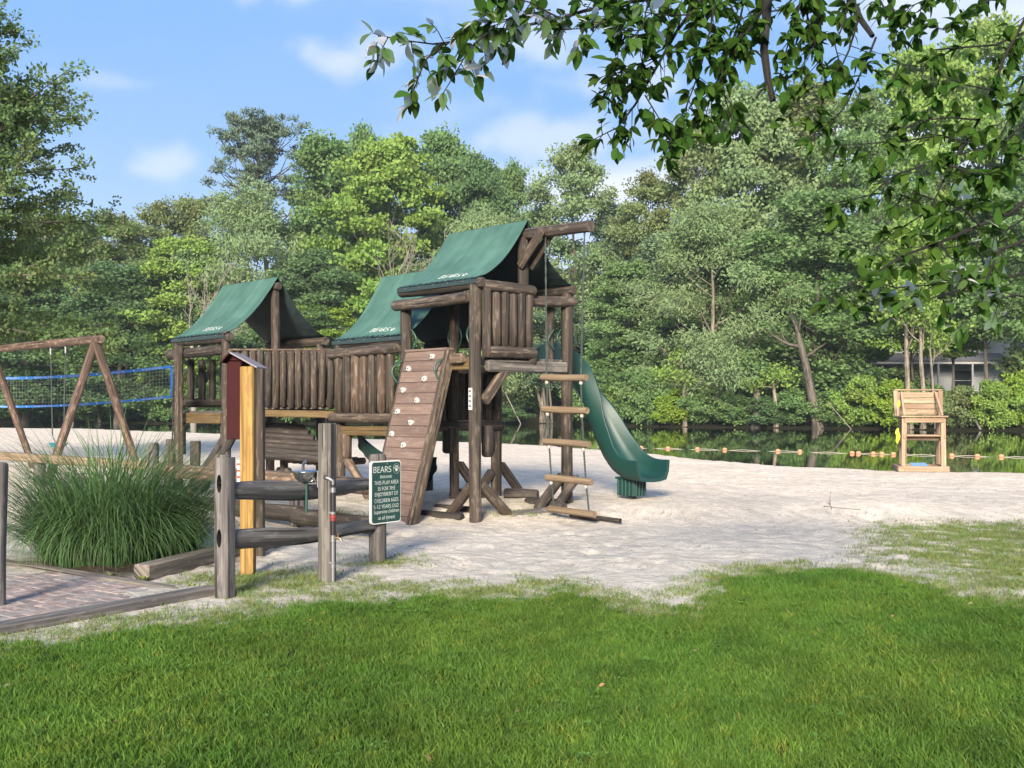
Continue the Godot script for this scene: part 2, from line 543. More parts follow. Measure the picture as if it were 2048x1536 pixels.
func wire_mesh(pts: Array, r: float, sides := 8, caps := true) -> ArrayMesh:
	var b := Mb.new()
	var rad := []
	for p in pts:
		rad.append(r)
	b.tube(pts, rad, sides, caps)
	return b.mesh()

func rounded(w: float, h: float, r: float, seg := 5) -> PackedVector2Array:
	var p := PackedVector2Array()
	for c in [[1, 1, 0.0], [-1, 1, PI / 2], [-1, -1, PI], [1, -1, PI * 1.5]]:
		for k in seg + 1:
			var a: float = c[2] + PI / 2 * k / seg
			p.append(Vector2(c[0] * (w / 2 - r) + cos(a) * r, c[1] * (h / 2 - r) + sin(a) * r))
	return p

func words(text: String, high: float, wide := 0.0, thick := 0.0015, narrow := false) -> Array:
	# flat lettering as [vertices, indices], centred on the origin, in the xy plane
	var tm := TextMesh.new()
	tm.text = text
	tm.font = font
	tm.font_size = 40
	tm.pixel_size = 0.01
	tm.depth = 0.0
	tm.curve_step = 1.0
	var arr := tm.get_mesh_arrays()
	var v: PackedVector3Array = arr[Mesh.ARRAY_VERTEX]
	var lo := Vector3.ONE * 1e9
	var hi := -lo
	for p in v:
		lo = lo.min(p); hi = hi.max(p)
	var s := high / maxf(1e-6, 0.286)
	var sx := s if wide == 0.0 else wide / (hi.x - lo.x)
	for k in v.size():
		v[k] = Vector3((v[k].x - (lo.x + hi.x) / 2) * sx, (v[k].y - (lo.y + hi.y) / 2) * s, 0)
	return [v, arr[Mesh.ARRAY_INDEX]]

func print_mesh(b: Mb, text: Array, place: Callable) -> void:
	var f := b.v.size()
	for p in text[0]:
		var q: Array = place.call(p)
		b.vert(q[0], q[1])
	var idx: PackedInt32Array = text[1]
	if idx.is_empty():
		for k in range(0, text[0].size(), 3):
			b.tri(f + k, f + k + 1, f + k + 2)
	for k in range(0, idx.size(), 3):
		b.tri(f + idx[k], f + idx[k + 1], f + idx[k + 2])

func paw(size: float) -> Array:
	# a paw print as [vertices, indices] in the xy plane
	var v := PackedVector3Array()
	var id := PackedInt32Array()
	for e in [[0.0, -0.16, 0.27, 0.24, 0.0], [-0.36, 0.12, 0.1, 0.16, 0.5], [-0.13, 0.36, 0.1, 0.17, 0.15], [0.15, 0.36, 0.1, 0.17, -0.15], [0.37, 0.12, 0.1, 0.16, -0.5]]:
		var f := v.size()
		v.append(Vector3(e[0], e[1], 0) * size)
		for k in 12:
			var a := TAU * k / 12
			var q := Vector2(cos(a) * e[2], sin(a) * e[3]).rotated(e[4])
			v.append(Vector3(e[0] + q.x, e[1] + q.y, 0) * size)
		for k in 12:
			id.append_array(PackedInt32Array([f, f + 1 + k, f + 1 + (k + 1) % 12]))
	return [v, id]

# ---------------------------------------------------------------- trees
func unit() -> Vector3:
	var z := rng.randf_range(-1, 1)
	var a := rng.randf() * TAU
	var r := sqrt(1.0 - z * z)
	return Vector3(r * cos(a), z, r * sin(a))

func add_leaf(b: Mb, p: Vector3, dir: Vector3, nrm: Vector3, s: float, asp: float, col: Color) -> void:
	var side := dir.cross(nrm).normalized() * s * asp
	var f := b.v.size()
	var mid := p + dir * s * 0.45
	b.v.append(p)
	b.v.append(mid + side + nrm * s * 0.06)
	b.v.append(p + dir * s)
	b.v.append(mid - side + nrm * s * 0.06)
	for k in 4:
		b.c.append(col)
	b.i.append(f); b.i.append(f + 1); b.i.append(f + 2)
	b.i.append(f); b.i.append(f + 2); b.i.append(f + 3)

func leaf_cloud(b: Mb, at: Vector3, r: float, flat: float, count: int, size: float, asp: float, up: float, droop: float, tone: Color, out: Vector3) -> void:
	for k in count:
		var o := unit() * pow(rng.randf(), 0.45) * r
		o.y *= flat
		var dir := (unit() + out * 0.6 + Vector3(0, -droop, 0)).normalized()
		var nrm := (unit() + Vector3(0, up * 0.55, 0) + out * 0.75).normalized()
		var l := rng.randf_range(0.82, 1.18)
		add_leaf(b, at + o, dir, nrm, size * rng.randf_range(0.65, 1.25), asp, Color(tone.r * l * rng.randf_range(0.94, 1.08), tone.g * l, tone.b * l))

func bough(b: Mb, p: Vector3, d: Vector3, len: float, r: float, depth: int, wander: float, lift: float, tips: Array, least := 0.012) -> void:
	var pts := [p]
	var rad := [r]
	var n := 5
	var q := p
	var dir := d
	for k in n:
		dir = (dir + unit() * wander + Vector3(0, lift, 0) * 0.12).normalized()
		q += dir * len / n
		pts.append(q)
		rad.append(lerpf(r, maxf(least, r * 0.45), float(k + 1) / n))
	b.tube(pts, rad, 7 if r > 0.06 else 5, false)
	if depth <= 0:
		tips.append([q, dir])
		return
	for k in rng.randi_range(2, 3):
		var f := rng.randf_range(0.35, 1.0)
		var at: Vector3 = pts[int(f * n)]
		var nd := (dir + unit() * 0.75).normalized()
		bough(b, at, nd, len * rng.randf_range(0.55, 0.8), maxf(least, r * lerpf(0.75, 0.4, f)), depth - 1, wander, lift, tips, least)
	bough(b, q, dir, len * 0.65, maxf(least, r * 0.45), depth - 1, wander, lift, tips, least)

func make_tree(seed: int, o: Dictionary) -> Dictionary:
	# o: h, r, base (crown bottom / h), lobes, clumps, leaves, size, asp, flat, up, droop, clump (radius), peak (height of the widest part), trunk
	rng.seed = seed
	var h: float = o.h
	var r: float = o.r
	var wood_b := Mb.new()
	var leaf_b := Mb.new()
	var base: float = o.base * h
	var lean := Vector3(rng.randf_range(-1, 1), 0, rng.randf_range(-1, 1)) * h * 0.03
	var line := []
	var rad := []
	for k in 9:
		var f := k / 8.0
		line.append(Vector3(0, f * h * 0.93, 0) + lean * sin(f * 2.4) + Vector3(sin(f * 9.0 + seed), 0, cos(f * 7.0 + seed)) * h * 0.006)
		rad.append(lerpf(o.trunk, o.trunk * 0.12, pow(f, 0.8)) * (1.35 if k == 0 else 1.0))
	wood_b.tube(line, rad, 9, false)
	var at_height := func(y: float) -> Vector3:
		var f := clampf(y / (h * 0.93), 0, 1) * 8.0
		var k := mini(int(f), 7)
		return line[k].lerp(line[k + 1], f - k)
	for l in int(o.lobes):
		var t: float = (l + rng.randf() * 0.8) / float(o.lobes)
		var prof: float = pow(sin(PI * clampf(pow(t, o.peak), 0.03, 0.97)), 0.7)
		var an := l * 2.4 + rng.randf() * 0.8
		var reach: float = r * prof * rng.randf_range(0.35, 0.85)
		var y: float = base + (h - base) * (0.06 + 0.88 * t)
		var ctr := Vector3(cos(an) * reach, y, sin(an) * reach)
		ctr += at_height.call(y) * Vector3(1, 0, 1)
		var lr: float = r * rng.randf_range(0.30, 0.48) * lerpf(1.0, 0.62, t)
		var start: Vector3 = at_height.call(maxf(base * 0.75, y - reach * 0.75 - lr * 0.3))
		var mid := (start + ctr) / 2 + Vector3(0, -0.06 * reach, 0) + unit() * 0.05 * reach
		var lim_r: float = o.trunk * lerpf(0.42, 0.14, t)
		wood_b.tube([start, mid, ctr], [lim_r, lim_r * 0.7, lim_r * 0.4], 6, false)
		var tone0 := rng.randf_range(0.82, 1.15)
		var warm0 := rng.randf_range(0.9, 1.12)
		var n_cl := maxi(2, int(o.clumps / o.lobes * rng.randf_range(0.6, 1.4)))
		for k in n_cl:
			var dd := unit()
			if dd.y < -0.1:
				dd.y *= -0.6
			var cp: Vector3 = ctr + dd.normalized() * lr * rng.randf_range(0.35, 1.1) * Vector3(1, 0.8, 1)
			var out := (cp - Vector3(0, y, 0)).normalized()
			if rng.randf() < 0.45:
				wood_b.tube([ctr.lerp(mid, 0.2), (ctr + cp) / 2 + unit() * 0.1, cp], [lim_r * 0.3, 0.022, 0.012], 4, false)
			var tone := tone0 * rng.randf_range(0.78, 1.22)
			leaf_cloud(leaf_b, cp, o.clump * rng.randf_range(0.6, 1.3), o.flat, int(o.leaves * rng.randf_range(0.6, 1.3)), o.size, o.asp, o.up, o.droop, Color(tone * warm0, tone, tone * rng.randf_range(0.85, 1.1)), out)
	return {"trunk": wood_b.mesh(), "crown": leaf_b.mesh(), "h": h, "r": r}

func make_pine(seed: int) -> Dictionary:
	rng.seed = seed
	var h := 20.0
	var wood_b := Mb.new()
	var leaf_b := Mb.new()
	var line := []
	var rad := []
	for k in 9:
		var f := k / 8.0
		line.append(Vector3(0.5 * sin(f * 5.0), f * h * 0.97, 0.3 * cos(f * 4.0)))
		rad.append(lerpf(0.28, 0.04, f))
	wood_b.tube(line, rad, 9, false)
	for l in 34:
		var t := pow(float(l) / 34.0, 0.7)
		var y := lerpf(h * 0.60, h * 0.97, t)
		var k := mini(int(y / (h * 0.97) * 8.0), 7)
		var start: Vector3 = line[k].lerp(line[k + 1], y / (h * 0.97) * 8.0 - k)
		var an := l * 2.4 + rng.randf()
		var reach := lerpf(5.4, 2.2, pow(t, 2.2)) * rng.randf_range(0.5, 1.1)
		var tips := []
		bough(wood_b, start, Vector3(cos(an), rng.randf_range(0.1, 0.5), sin(an)).normalized(), reach * 0.62, 0.075, 1, 0.2, 0.5, tips)
		for tp in tips:
			for m in rng.randi_range(1, 3):
				var tone := rng.randf_range(0.75, 1.2)
				leaf_cloud(leaf_b, tp[0] + unit() * Vector3(0.7, 0.25, 0.7), 0.55, 0.45, 60, 0.34, 0.13, 0.3, -0.5, Color(tone, tone, tone * 1.1), Vector3(0, 0.4, 0))
	return {"trunk": wood_b.mesh(), "crown": leaf_b.mesh(), "h": h, "r": 4.5}

func plant(called: String, label: String, category: String, group: String, p: Dictionary, x: float, d: float, h: float, wide: float, crown_m: Material, trunk_m: Material, turn: float) -> Node3D:
	var o := thing(called, label, category, W(x, ground_at(x, d) - 0.1, d), turn, group)
	var s: float = h / p.h
	o.scale = Vector3(wide / (2.0 * p.r), s, wide / (2.0 * p.r))
	put(o, "trunk", p.trunk, trunk_m)
	put(o, "crown", p.crown, crown_m)
	return o

func scatter(called: String, m: Mesh, material: Material, places: Array, tints: Array, parent: Node3D = null) -> MultiMeshInstance3D:
	var mm := MultiMesh.new()
	mm.transform_format = MultiMesh.TRANSFORM_3D
	mm.use_colors = not tints.is_empty()
	mm.mesh = m
	mm.instance_count = places.size()
	for k in places.size():
		mm.set_instance_transform(k, places[k])
		if not tints.is_empty():
			mm.set_instance_color(k, tints[k])
	var o := MultiMeshInstance3D.new()
	o.multimesh = mm
	o.material_override = material
	o.set_meta("kind", "stuff")
	if parent:
		o.name = part_name(parent, called)
		parent.add_child(o, true)
	else:
		o.name = numbered(called)
		add_child(o)
	return o

# ---------------------------------------------------------------- the setting
func build_ground() -> void:
	var ds := []
	for k in 6: ds.append(-60.0 + k * 10.0)
	for k in 20: ds.append(k * 0.15)
	for k in 50: ds.append(3.0 + k * 0.1)
	for k in 58: ds.append(8.0 + k * 0.07)
	for k in 80: ds.append(12.06 + k * 0.165)
	for k in 92: ds.append(25.2 + k * 0.5)
	for k in 50: ds.append(71.2 + k * 1.0)
	for k in 18: ds.append(122.0 + k * 12.0)
	var xs := []
	for k in 158: xs.append(-5.5 + k * 0.07)
	for k in 40: xs.append(5.7 + k * 0.3); xs.append(-5.7 - k * 0.3)
	for k in 40: xs.append(17.8 + k * 1.2); xs.append(-17.8 - k * 1.2)
	for k in 14: xs.append(68.0 + k * 12.0); xs.append(-68.0 - k * 12.0)
	xs.sort()
	var b := Mb.new()
	for d in ds:
		for x in xs:
			b.v.append(W(x, ground_at(x, d), d))
			b.t.append(Vector2(x, d) / 2.6)
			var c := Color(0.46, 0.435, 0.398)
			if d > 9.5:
				c = c.lerp(Color(0.64, 0.57, 0.49), smoothstep(9.5, 17.0, d))  # far sand lighter and warmer: sunlight put into its colour by distance
			var n1 := fn.get_noise_2d(x * 16.0, d * 16.0)
			c = c * (1.0 + 0.12 * n1)
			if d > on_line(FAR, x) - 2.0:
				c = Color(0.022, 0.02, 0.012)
			else:
				c = c.lerp(Color(0.20, 0.16, 0.11), smoothstep(0.5, -0.1, on_line(SHORE, x) - d))
				if d < 16.0:
					var la := lawn_amount(x, d)
					var sp := sparse_amount(x, d)
					c = c.lerp(Color(0.27, 0.26, 0.15), sp * 0.55)
					c = c.lerp(Color(0.075, 0.10, 0.03), la)
					# dark mulch in the bed behind the timber
					var bed := smoothstep(0.9, 0.5, Vector2((x + 3.55) * 0.75, (d - 9.9) * 0.62).length() + 0.25 * fn.get_noise_2d(x * 130.0, d * 130.0))
					c = c.lerp(Color(0.085, 0.068, 0.055), bed)
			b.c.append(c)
	var w := xs.size()
	for j in ds.size() - 1:
		for k in w - 1:
			var a := j * w + k
			b.i.append_array(PackedInt32Array([a, a + w, a + 1, a + 1, a + w, a + w + 1]))
	var nn := PackedVector3Array()
	nn.resize(b.v.size())
	for j in ds.size():
		for k in w:
			var l := b.v[j * w + maxi(k - 1, 0)]
			var r := b.v[j * w + mini(k + 1, w - 1)]
			var f := b.v[maxi(j - 1, 0) * w + k]
			var e := b.v[mini(j + 1, ds.size() - 1) * w + k]
			var q := (r - l).cross(e - f)
			nn[j * w + k] = (q if q.y > 0 else -q).normalized()
	b.n = nn
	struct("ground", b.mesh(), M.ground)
	var wb := Mb.new()
	wb.face(W(-220, WATER, 12), W(220, WATER, 12), W(220, WATER, 121), W(-220, WATER, 121), Vector3.UP, 0.25)
	struct("lake_water", wb.mesh(), M.water)

func grass_tuft(seed: int, blades: int, spread: float, high: float, width: float, lean: float) -> ArrayMesh:
	rng.seed = seed
	var b := Mb.new()
	for k in blades:
		var a := rng.randf() * TAU
		var p := Vector3(cos(a), 0, sin(a)) * spread * sqrt(rng.randf())
		var dir := (Vector3(rng.randf_range(-1, 1), 0, rng.randf_range(-1, 1)) * lean)
		var hh := high * rng.randf_range(0.55, 1.15)
		var s := Vector3(cos(a + 1.2), 0, sin(a + 1.2)) * width
		var f := b.v.size()
		b.v.append(p - s); b.v.append(p + s)
		var m := p + Vector3(0, hh * 0.6, 0) + dir * hh * 0.35
		b.v.append(m - s * 0.8); b.v.append(m + s * 0.8)
		b.v.append(p + Vector3(0, hh * 0.9, 0) + dir * hh * 0.95)
		var c := rng.randf_range(0.75, 1.25)
		for q in 5:
			b.c.append(Color(c * rng.randf_range(0.95, 1.1), c, c))
		b.i.append_array(PackedInt32Array([f, f + 1, f + 3, f, f + 3, f + 2, f + 2, f + 3, f + 4]))
	return b.mesh()

func build_grass() -> void:
	var tufts := []
	for k in 4:
		tufts.append(grass_tuft(100 + k, 15, 0.055, [0.044, 0.052, 0.040, 0.060][k], 0.0024, [0.6, 0.8, 0.9, 0.7][k]))
	var dry := [grass_tuft(120, 14, 0.07, 0.034, 0.0017, 1.2), grass_tuft(121, 11, 0.06, 0.05, 0.0016, 1.0)]
	rng.seed = 77
	var places := [[], [], [], []]
	var tints := [[], [], [], []]
	var dp := [[], []]
	var dt := [[], []]
	var n := 0
	while n < 110000:
		n += 1
		var d := sqrt(rng.randf_range(2.2 * 2.2, 13.5 * 13.5))
		var x := rng.randf_range(-0.62, 0.62) * d
		var lx := lawn_amount(x, d) if d < 10.0 else 0.0
		var keep := minf(1.0, pow(d / 5.0, 0.5) * 0.85)
		if lx > rng.randf() and keep > rng.randf() * 0.8:
			var k := rng.randi() % 4
			var s := rng.randf_range(0.75, 1.2) * (0.65 + 0.35 * lx) * (1.0 + 0.3 * fn.get_noise_2d(x * 30.0, d * 30.0))
			places[k].append(Transform3D(Basis(Vector3.UP, rng.randf() * TAU).scaled(Vector3(1, 1, 1) * s), W(x, ground_at(x, d) - 0.004, d)))
			var g := 1.0 + 0.3 * fn.get_noise_2d(x * 22.0, d * 22.0) + 0.3 * fn.get_noise_2d(x * 90.0, d * 90.0)
			var warm := 1.0 + 0.22 * fn.get_noise_2d(x * 17.0 + 200.0, d * 17.0)
			var straw := rng.randf()
			if straw < 0.07:
				tints[k].append(Color(g * 1.9, g * 1.25, g * 1.3))
			elif straw < 0.2:
				tints[k].append(Color(g * 0.8, g * 0.85, g * 1.1))
			else:
				tints[k].append(Color(g * warm, g, g * 0.95))
		elif lx < 0.8 and sparse_amount(x, d) > rng.randf():
			var k := rng.randi() % 2
			var s := rng.randf_range(0.5, 1.15)
			dp[k].append(Transform3D(Basis(Vector3.UP, rng.randf() * TAU).scaled(Vector3(s * 1.2, s, s * 1.2)), W(x, ground_at(x, d) - 0.004, d)))
			var g := rng.randf_range(0.65, 1.15)
			dt[k].append(Color(g * rng.randf_range(0.7, 1.15), g, g))
	var lawn := thing("lawn_grass", "mown green grass covering the foreground", "grass")
	lawn.set_meta("kind", "stuff")
	for k in 4:
		scatter("blades", tufts[k], M.grass, places[k], tints[k], lawn)
	var thin := thing("thin_grass", "thin dry grass straggling over the sand at the lawn's edge", "grass")
	thin.set_meta("kind", "stuff")
	for k in 2:
		scatter("blades", dry[k], M.drygrass, dp[k], dt[k], thin)
	# needles, bark and leaf crumbs lying on the sand
	var b := Mb.new()
	b.tube([Vector3(-0.5, 0, 0), Vector3(0, 0.04, 0.06), Vector3(0.5, 0, 0)], [0.05, 0.07, 0.03], 4, false)
	var lp := []
	var lt := []
	for k in 34000:
		var d := sqrt(rng.randf_range(6.5 * 6.5, 19.0 * 19.0))
		var x := rng.randf_range(-0.55, 0.6) * d
		if lawn_amount(x, d) > 0.3 or in_patio(Vector2(x, d), 0.0) or fn.get_noise_2d(x * 45.0, d * 45.0) + 0.35 < rng.randf() * 0.9:
			continue
		var l := rng.randf_range(0.006, 0.022) * (2.4 if rng.randf() < 0.03 else 1.0)
		lp.append(Transform3D(Basis(Vector3.UP, rng.randf() * TAU).scaled(Vector3(l, l * 0.6, l * rng.randf_range(0.5, 2.2))), W(x, ground_at(x, d) + 0.002, d)))
		var g := rng.randf_range(0.35, 1.3)
		lt.append(Color(g, g, g))
	# clover and plantain in the turf, and a few fallen leaves
	var wb := Mb.new()
	for k in 14:
		var a := rng.randf() * TAU
		add_leaf(wb, Vector3(cos(a), 0.9, sin(a)) * 0.02, Vector3(cos(a), rng.randf_range(0.1, 0.7), sin(a)).normalized(), Vector3.UP, rng.randf_range(0.011, 0.024), 0.40, Color(1, 1, 1) * rng.randf_range(0.8, 1.2))
	var wp := []
	var wt := []
	var fp := []
	var ft := []
	for k in 2600:
		var d := sqrt(rng.randf_range(2.4 * 2.4, 8.6 * 8.6))
		var x := rng.randf_range(-0.6, 0.6) * d
		if lawn_amount(x, d) < 0.6:
			continue
		if fn.get_noise_2d(x * 34.0 + 40.0, d * 34.0) > 0.12:
			wp.append(Transform3D(Basis(Vector3.UP, rng.randf() * TAU).scaled(Vector3.ONE * rng.randf_range(0.7, 1.5)), W(x, ground_at(x, d), d)))
			var g := rng.randf_range(0.8, 1.35)
			wt.append(Color(g * 0.95, g, g * 1.2))
		elif k % 40 == 0:
			var s := rng.randf_range(0.02, 0.045)
			fp.append(Transform3D(Basis(unit(), rng.randf() * 0.8) * Basis(Vector3.UP, rng.randf() * TAU).scaled(Vector3.ONE * s), W(x, ground_at(x, d) + 0.035, d)))
			ft.append(Color(rng.randf_range(1.0, 3.0), rng.randf_range(0.8, 1.7), 0.8))
	tag(scatter("lawn_clover", wb.mesh(), M.grass, wp, wt), "small round-leaved clover growing through the mown lawn", "clover")
	tag(scatter("fallen_leaves", leaf_shape(222), M.litter, fp, ft), "scattered dry leaves fallen on the lawn", "fallen leaves")
	tag(scatter("sand_litter", b.mesh(), M.litter, lp, lt), "dark needles and leaf crumbs scattered on the pale sand", "litter")

func build_patio() -> void:
	var b := Mb.new()
	var at := func(a: float, e: float, y: float) -> Vector3:
		var q := PATIO + PA * a + PB * e
		return Vector3(q.x, y, -q.y)
	var n := 26
	for j in n + 1:
		for k in n + 1:
			var a := 3.0 * j / n
			var e := 2.6 * k / n
			# sand has drifted over the bricks towards the corner and along the edges
			var drift := 0.026 * smoothstep(0.75, 0.1, Vector2(a * 0.75, e * 0.85).length()) + 0.012 * smoothstep(0.16, 0.0, a) + 0.012 * smoothstep(0.2, 0.02, e)
			b.vert(at.call(a, e, 0.016 + drift + 0.005 * fn.get_noise_2d(a * 150.0, e * 150.0)), Vector3.UP, Vector2(a, e) / 2.6)
			b.c.append(Color(0.41, 0.39, 0.36))
	for j in n:
		for k in n:
			var f := j * (n + 1) + k
			b.quad(f, f + 1, f + n + 2, f + n + 1)
	var path := struct("brick_path", b.mesh(), M.ground)
	# herringbone: every brick a box of its own
	var dirs := [Basis(Vector3(PA.x, 0, -PA.y), Vector3.UP, Vector3(PA.x, 0, -PA.y).cross(Vector3.UP)), Basis(Vector3(PB.x, 0, -PB.y).normalized(), Vector3.UP, Vector3(PB.x, 0, -PB.y).normalized().cross(Vector3.UP))]
	var kinds := []
	for k in 2:
		var mb := Mb.new()
		mb.box(Transform3D(dirs[k], Vector3.ZERO), Vector3(0.2, 0.05, 0.096), 0.004)
		kinds.append(mb.mesh())
	rng.seed = 5
	var g := 0.104
	for j in range(-1, 24):
		for k in range(-1, 20):
			var m := posmod(j - k, 4)
			if m != 0 and m != 3:
				continue
			var a := (j + (1.0 if m == 0 else 0.5)) * g + 0.02
			var e := (k + (0.5 if m == 0 else 1.0)) * g + 0.02
			if a < 0.09 or e < 0.09 or a > 2.35 or e > 1.9:
				continue
			var o := put(path, "brick", kinds[0 if m == 0 else 1], M.brick[rng.randi() % 4])
			o.position = at.call(a, e, 0.004 + rng.randf_range(-0.004, 0.004))
			o.rotation = Vector3(rng.randf_range(-0.012, 0.012), rng.randf_range(-0.015, 0.015), rng.randf_range(-0.012, 0.012))
	var tb := put(self, "kerb_timber", beam_mesh(at.call(-0.1, -0.02, 0.0), at.call(3.2, -0.02, 0.0), 0.13, 0.15, 0.015), M.grey[1])
	tag(tb, "weathered timber kerb along the lawn side of the brick path", "timber")
	var tb2 := put(self, "kerb_timber", beam_mesh(at.call(0.06, 0.06, -0.012), at.call(0.06, 2.9, -0.012), 0.12, 0.12, 0.015), M.timber)
	tag(tb2, "half buried timber kerb between the brick path and the tall grass", "timber")
	var tb3 := put(self, "landscape_timber", beam_mesh(W(-3.07, 0.055, 8.68), W(-2.35, 0.055, 11.2), 0.15, 0.15, 0.012), M.timber)
	tag(tb3, "square grey landscape timber lying on the sand behind the leftmost mortised post", "timber")

func build_sky() -> Sky:
	var w := 1536
	var h := 768
	var a := FastNoiseLite.new()
	a.seed = 3
	a.fractal_octaves = 6
	a.fractal_gain = 0.52
	a.frequency = 0.009
	var puffs := [[-0.218, 0.375, 0.046, 0.020, 0.55], [-0.182, 0.384, 0.036, 0.016, 0.5], [-0.158, 0.316, 0.042, 0.020, 0.5], [-0.130, 0.326, 0.04, 0.018, 0.45], [-0.318, 0.216, 0.040, 0.019, 0.42], [-0.37, 0.282, 0.07, 0.007, 0.25], [0.02, 0.335, 0.08, 0.026, 0.45], [0.04, 0.25, 0.12, 0.03, 0.45], [0.11, 0.30, 0.06, 0.026, 0.45]]
	var bytes := PackedFloat32Array()
	bytes.resize(w * h * 3)
	var k := 0
	for y in h:
		var el := (0.5 - (y + 0.5) / h) * PI
		for x in w:
			var az := wrapf((x + 0.5) / w * TAU, -PI, PI)
			var c := Color(0.135, 0.29, 0.60).lerp(Color(0.27, 0.45, 0.72), pow(1.0 - clampf(sin(el), 0, 1), 2.2))
			if el > 0.0:
				c = c.lerp(Color(0.48, 0.58, 0.74), 0.75 * smoothstep(0.30, 0.03, el))
				var s := 90.0 / (sin(el) + 0.12)
				var px := sin(az) * cos(el) * s
				var py := cos(az) * cos(el) * s
				var n := a.get_noise_2d(px, py * 1.4)
				var veil := smoothstep(-0.35, 0.45, n + 0.25 * a.get_noise_2d(px * 0.25 + 700.0, py * 0.25))
				var cloud := veil * 0.85
				# more cloud towards the right of the view and beyond, clearer blue to the left
				cloud *= 0.05 + 0.95 * smoothstep(-0.12, 0.16, sin(az - 0.02) + 0.2 * n)
				for p in puffs:
					var q := Vector2((az - p[0]) / p[2], (el - p[1]) / p[3])
					var l := q.length()
					if l < 1.8:
						cloud = maxf(cloud, p[4] * smoothstep(1.35, 0.0, l - 0.9 * a.get_noise_2d(az * 1700.0 + 90.0, el * 2600.0)))
				c = c.lerp(Color(0.68, 0.69, 0.77), clampf(cloud, 0, 1))
			else:
				c = Color(0.25, 0.27, 0.22)
			bytes[k] = c.r; bytes[k + 1] = c.g; bytes[k + 2] = c.b
			k += 3
	var im := Image.create_from_data(w, h, false, Image.FORMAT_RGBF, bytes.to_byte_array())
	var sm := PanoramaSkyMaterial.new()
	sm.panorama = ImageTexture.create_from_image(im)
	var sky := Sky.new()
	sky.sky_material = sm
	return sky

# ---------------------------------------------------------------- the log fort
func canopy(fort: Node3D, a: Vector2, b: Vector2, depth: float, he: float, hr: float, sag: float) -> void:
	# a, b: right and left front posts; the ridge runs between them over the middle of the depth
	var across := (a - b).normalized()
	var len := a.distance_to(b)
	var half := depth / 2
	var surf := func(s: float, t: float, lift: float) -> Vector3:
		# s along the eave (metres from b), t from -1 (front eave) over 0 (ridge) to 1 (back eave); a little beyond 1 hangs over the log
		var at := absf(t)
		var over := maxf(0.0, at - 1.0)
		var run := minf(at, 1.0)
		var q := b + across * s + V * (half + signf(t) * (half * run + 0.075 * minf(1.0, over * 8.0 + maxf(0, at - 0.92) * 9.0)))
		var y := lerpf(hr + 0.075, he + 0.075, run) - sag * sin(PI * run) * (1.0 + 0.25 * cos(TAU * s / len)) - over * 0.9
		y += 0.006 * fn.get_noise_2d(s * 300.0, t * 300.0)
		if at < 0.06:
			y -= 0.02 * (0.06 - at) / 0.06 * 0.0
		return w2(q, y) + Vector3(0, lift, 0)
	var nx := 14
	var nt := 36
	var cloth: MeshInstance3D
	for side in 2:
		var m := Mb.new()
		for half_side in [-1.0, 1.0]:
			var first := m.v.size()
			for j in nt / 2 + 1:
				var t: float = half_side * 1.09 * (1.0 - float(j) / (nt / 2))
				for k in nx + 1:
					var s := lerpf(-0.09, len + 0.09, float(k) / nx)
					var p: Vector3 = surf.call(s, t, 0.0)
					var p1: Vector3 = surf.call(s + 0.02, t, 0.0)
					var p2: Vector3 = surf.call(s, t + half_side * 0.01, 0.0)
					var nn := (p1 - p).cross(p2 - p).normalized()
					if nn.y < 0: nn = -nn
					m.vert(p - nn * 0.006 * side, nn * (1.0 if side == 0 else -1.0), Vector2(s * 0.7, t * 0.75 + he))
			for j in nt / 2:
				for k in nx:
					var f := first + j * (nx + 1) + k
					m.quad(f, f + 1, f + nx + 2, f + nx + 1)
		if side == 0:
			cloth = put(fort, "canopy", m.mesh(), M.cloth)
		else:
			put(cloth, "underside", m.mesh(), M.underside)
	# lettering printed near the front eave
	var place := func(p: Vector3, s0: float) -> Array:
		var t := -0.86 + p.y / sqrt(half * half + (hr - he) * (hr - he))
		t = minf(t, -0.4)
		var q: Vector3 = surf.call(s0 + p.x, t, 0.0)
		var e: Vector3 = surf.call(s0 + p.x, t + 0.02, 0.0)
		var nn := w2(across, 0).cross(e - q).normalized()
		if nn.y < 0: nn = -nn
		return [q + nn * 0.004, nn]
	var lb := Mb.new()
	print_mesh(lb, words("BEARS", 0.095, 0.40), func(p: Vector3) -> Array: return place.call(p + Vector3(p.y * 0.35, 0, 0), len * 0.56))
	var pb := Mb.new()
	print_mesh(pb, paw(0.085), func(p: Vector3) -> Array: return place.call(p + Vector3(p.y * 0.35, 0, 0), len * 0.56 + 0.27))
	put(cloth, "lettering", lb.mesh(), M.print)
	put(cloth, "paw_print", pb.mesh(), M.print)
	var gb := Mb.new()
	for k in 5:
		var p: Vector3 = surf.call(len * (k + 0.3) / 4.8, -1.045, 0.0)
		gb.ball(p - h2(V) * 0.006, Vector3(0.007, 0.007, 0.007), 6, 4)
	put(cloth, "grommet", gb.mesh(), M.zinc).set_meta("kind", "stuff")

func picket_row(fort: Node3D, p: Vector2, q: Vector2, y0: float, y1: float, n: int, r: float, ms: Array, called := "picket") -> void:
	for k in n:
		var at := p.lerp(q, (k + 0.5) / n)
		var a := w2(at, y0 + rng.randf_range(-0.015, 0.01))
		var b := w2(at + Vector2(rng.randf_range(-1, 1), 0) * 0.006, y1 + rng.randf_range(-0.02, 0.015))
		log_part(fort, called, a, b, r * rng.randf_range(0.93, 1.06), pick(ms), 0.35, 0.35)

func foot(fort: Node3D, post: Vector2, dir: Vector2, reach: float, up: float, m: Material) -> void:
	var a := post + dir * 0.07
	var b := post + dir * reach
	beam(fort, "foot_brace", w2(a, ground_at(a.x, a.y) + up), w2(b, ground_at(b.x, b.y) - 0.03), 0.12, 0.12, m, 0.03)

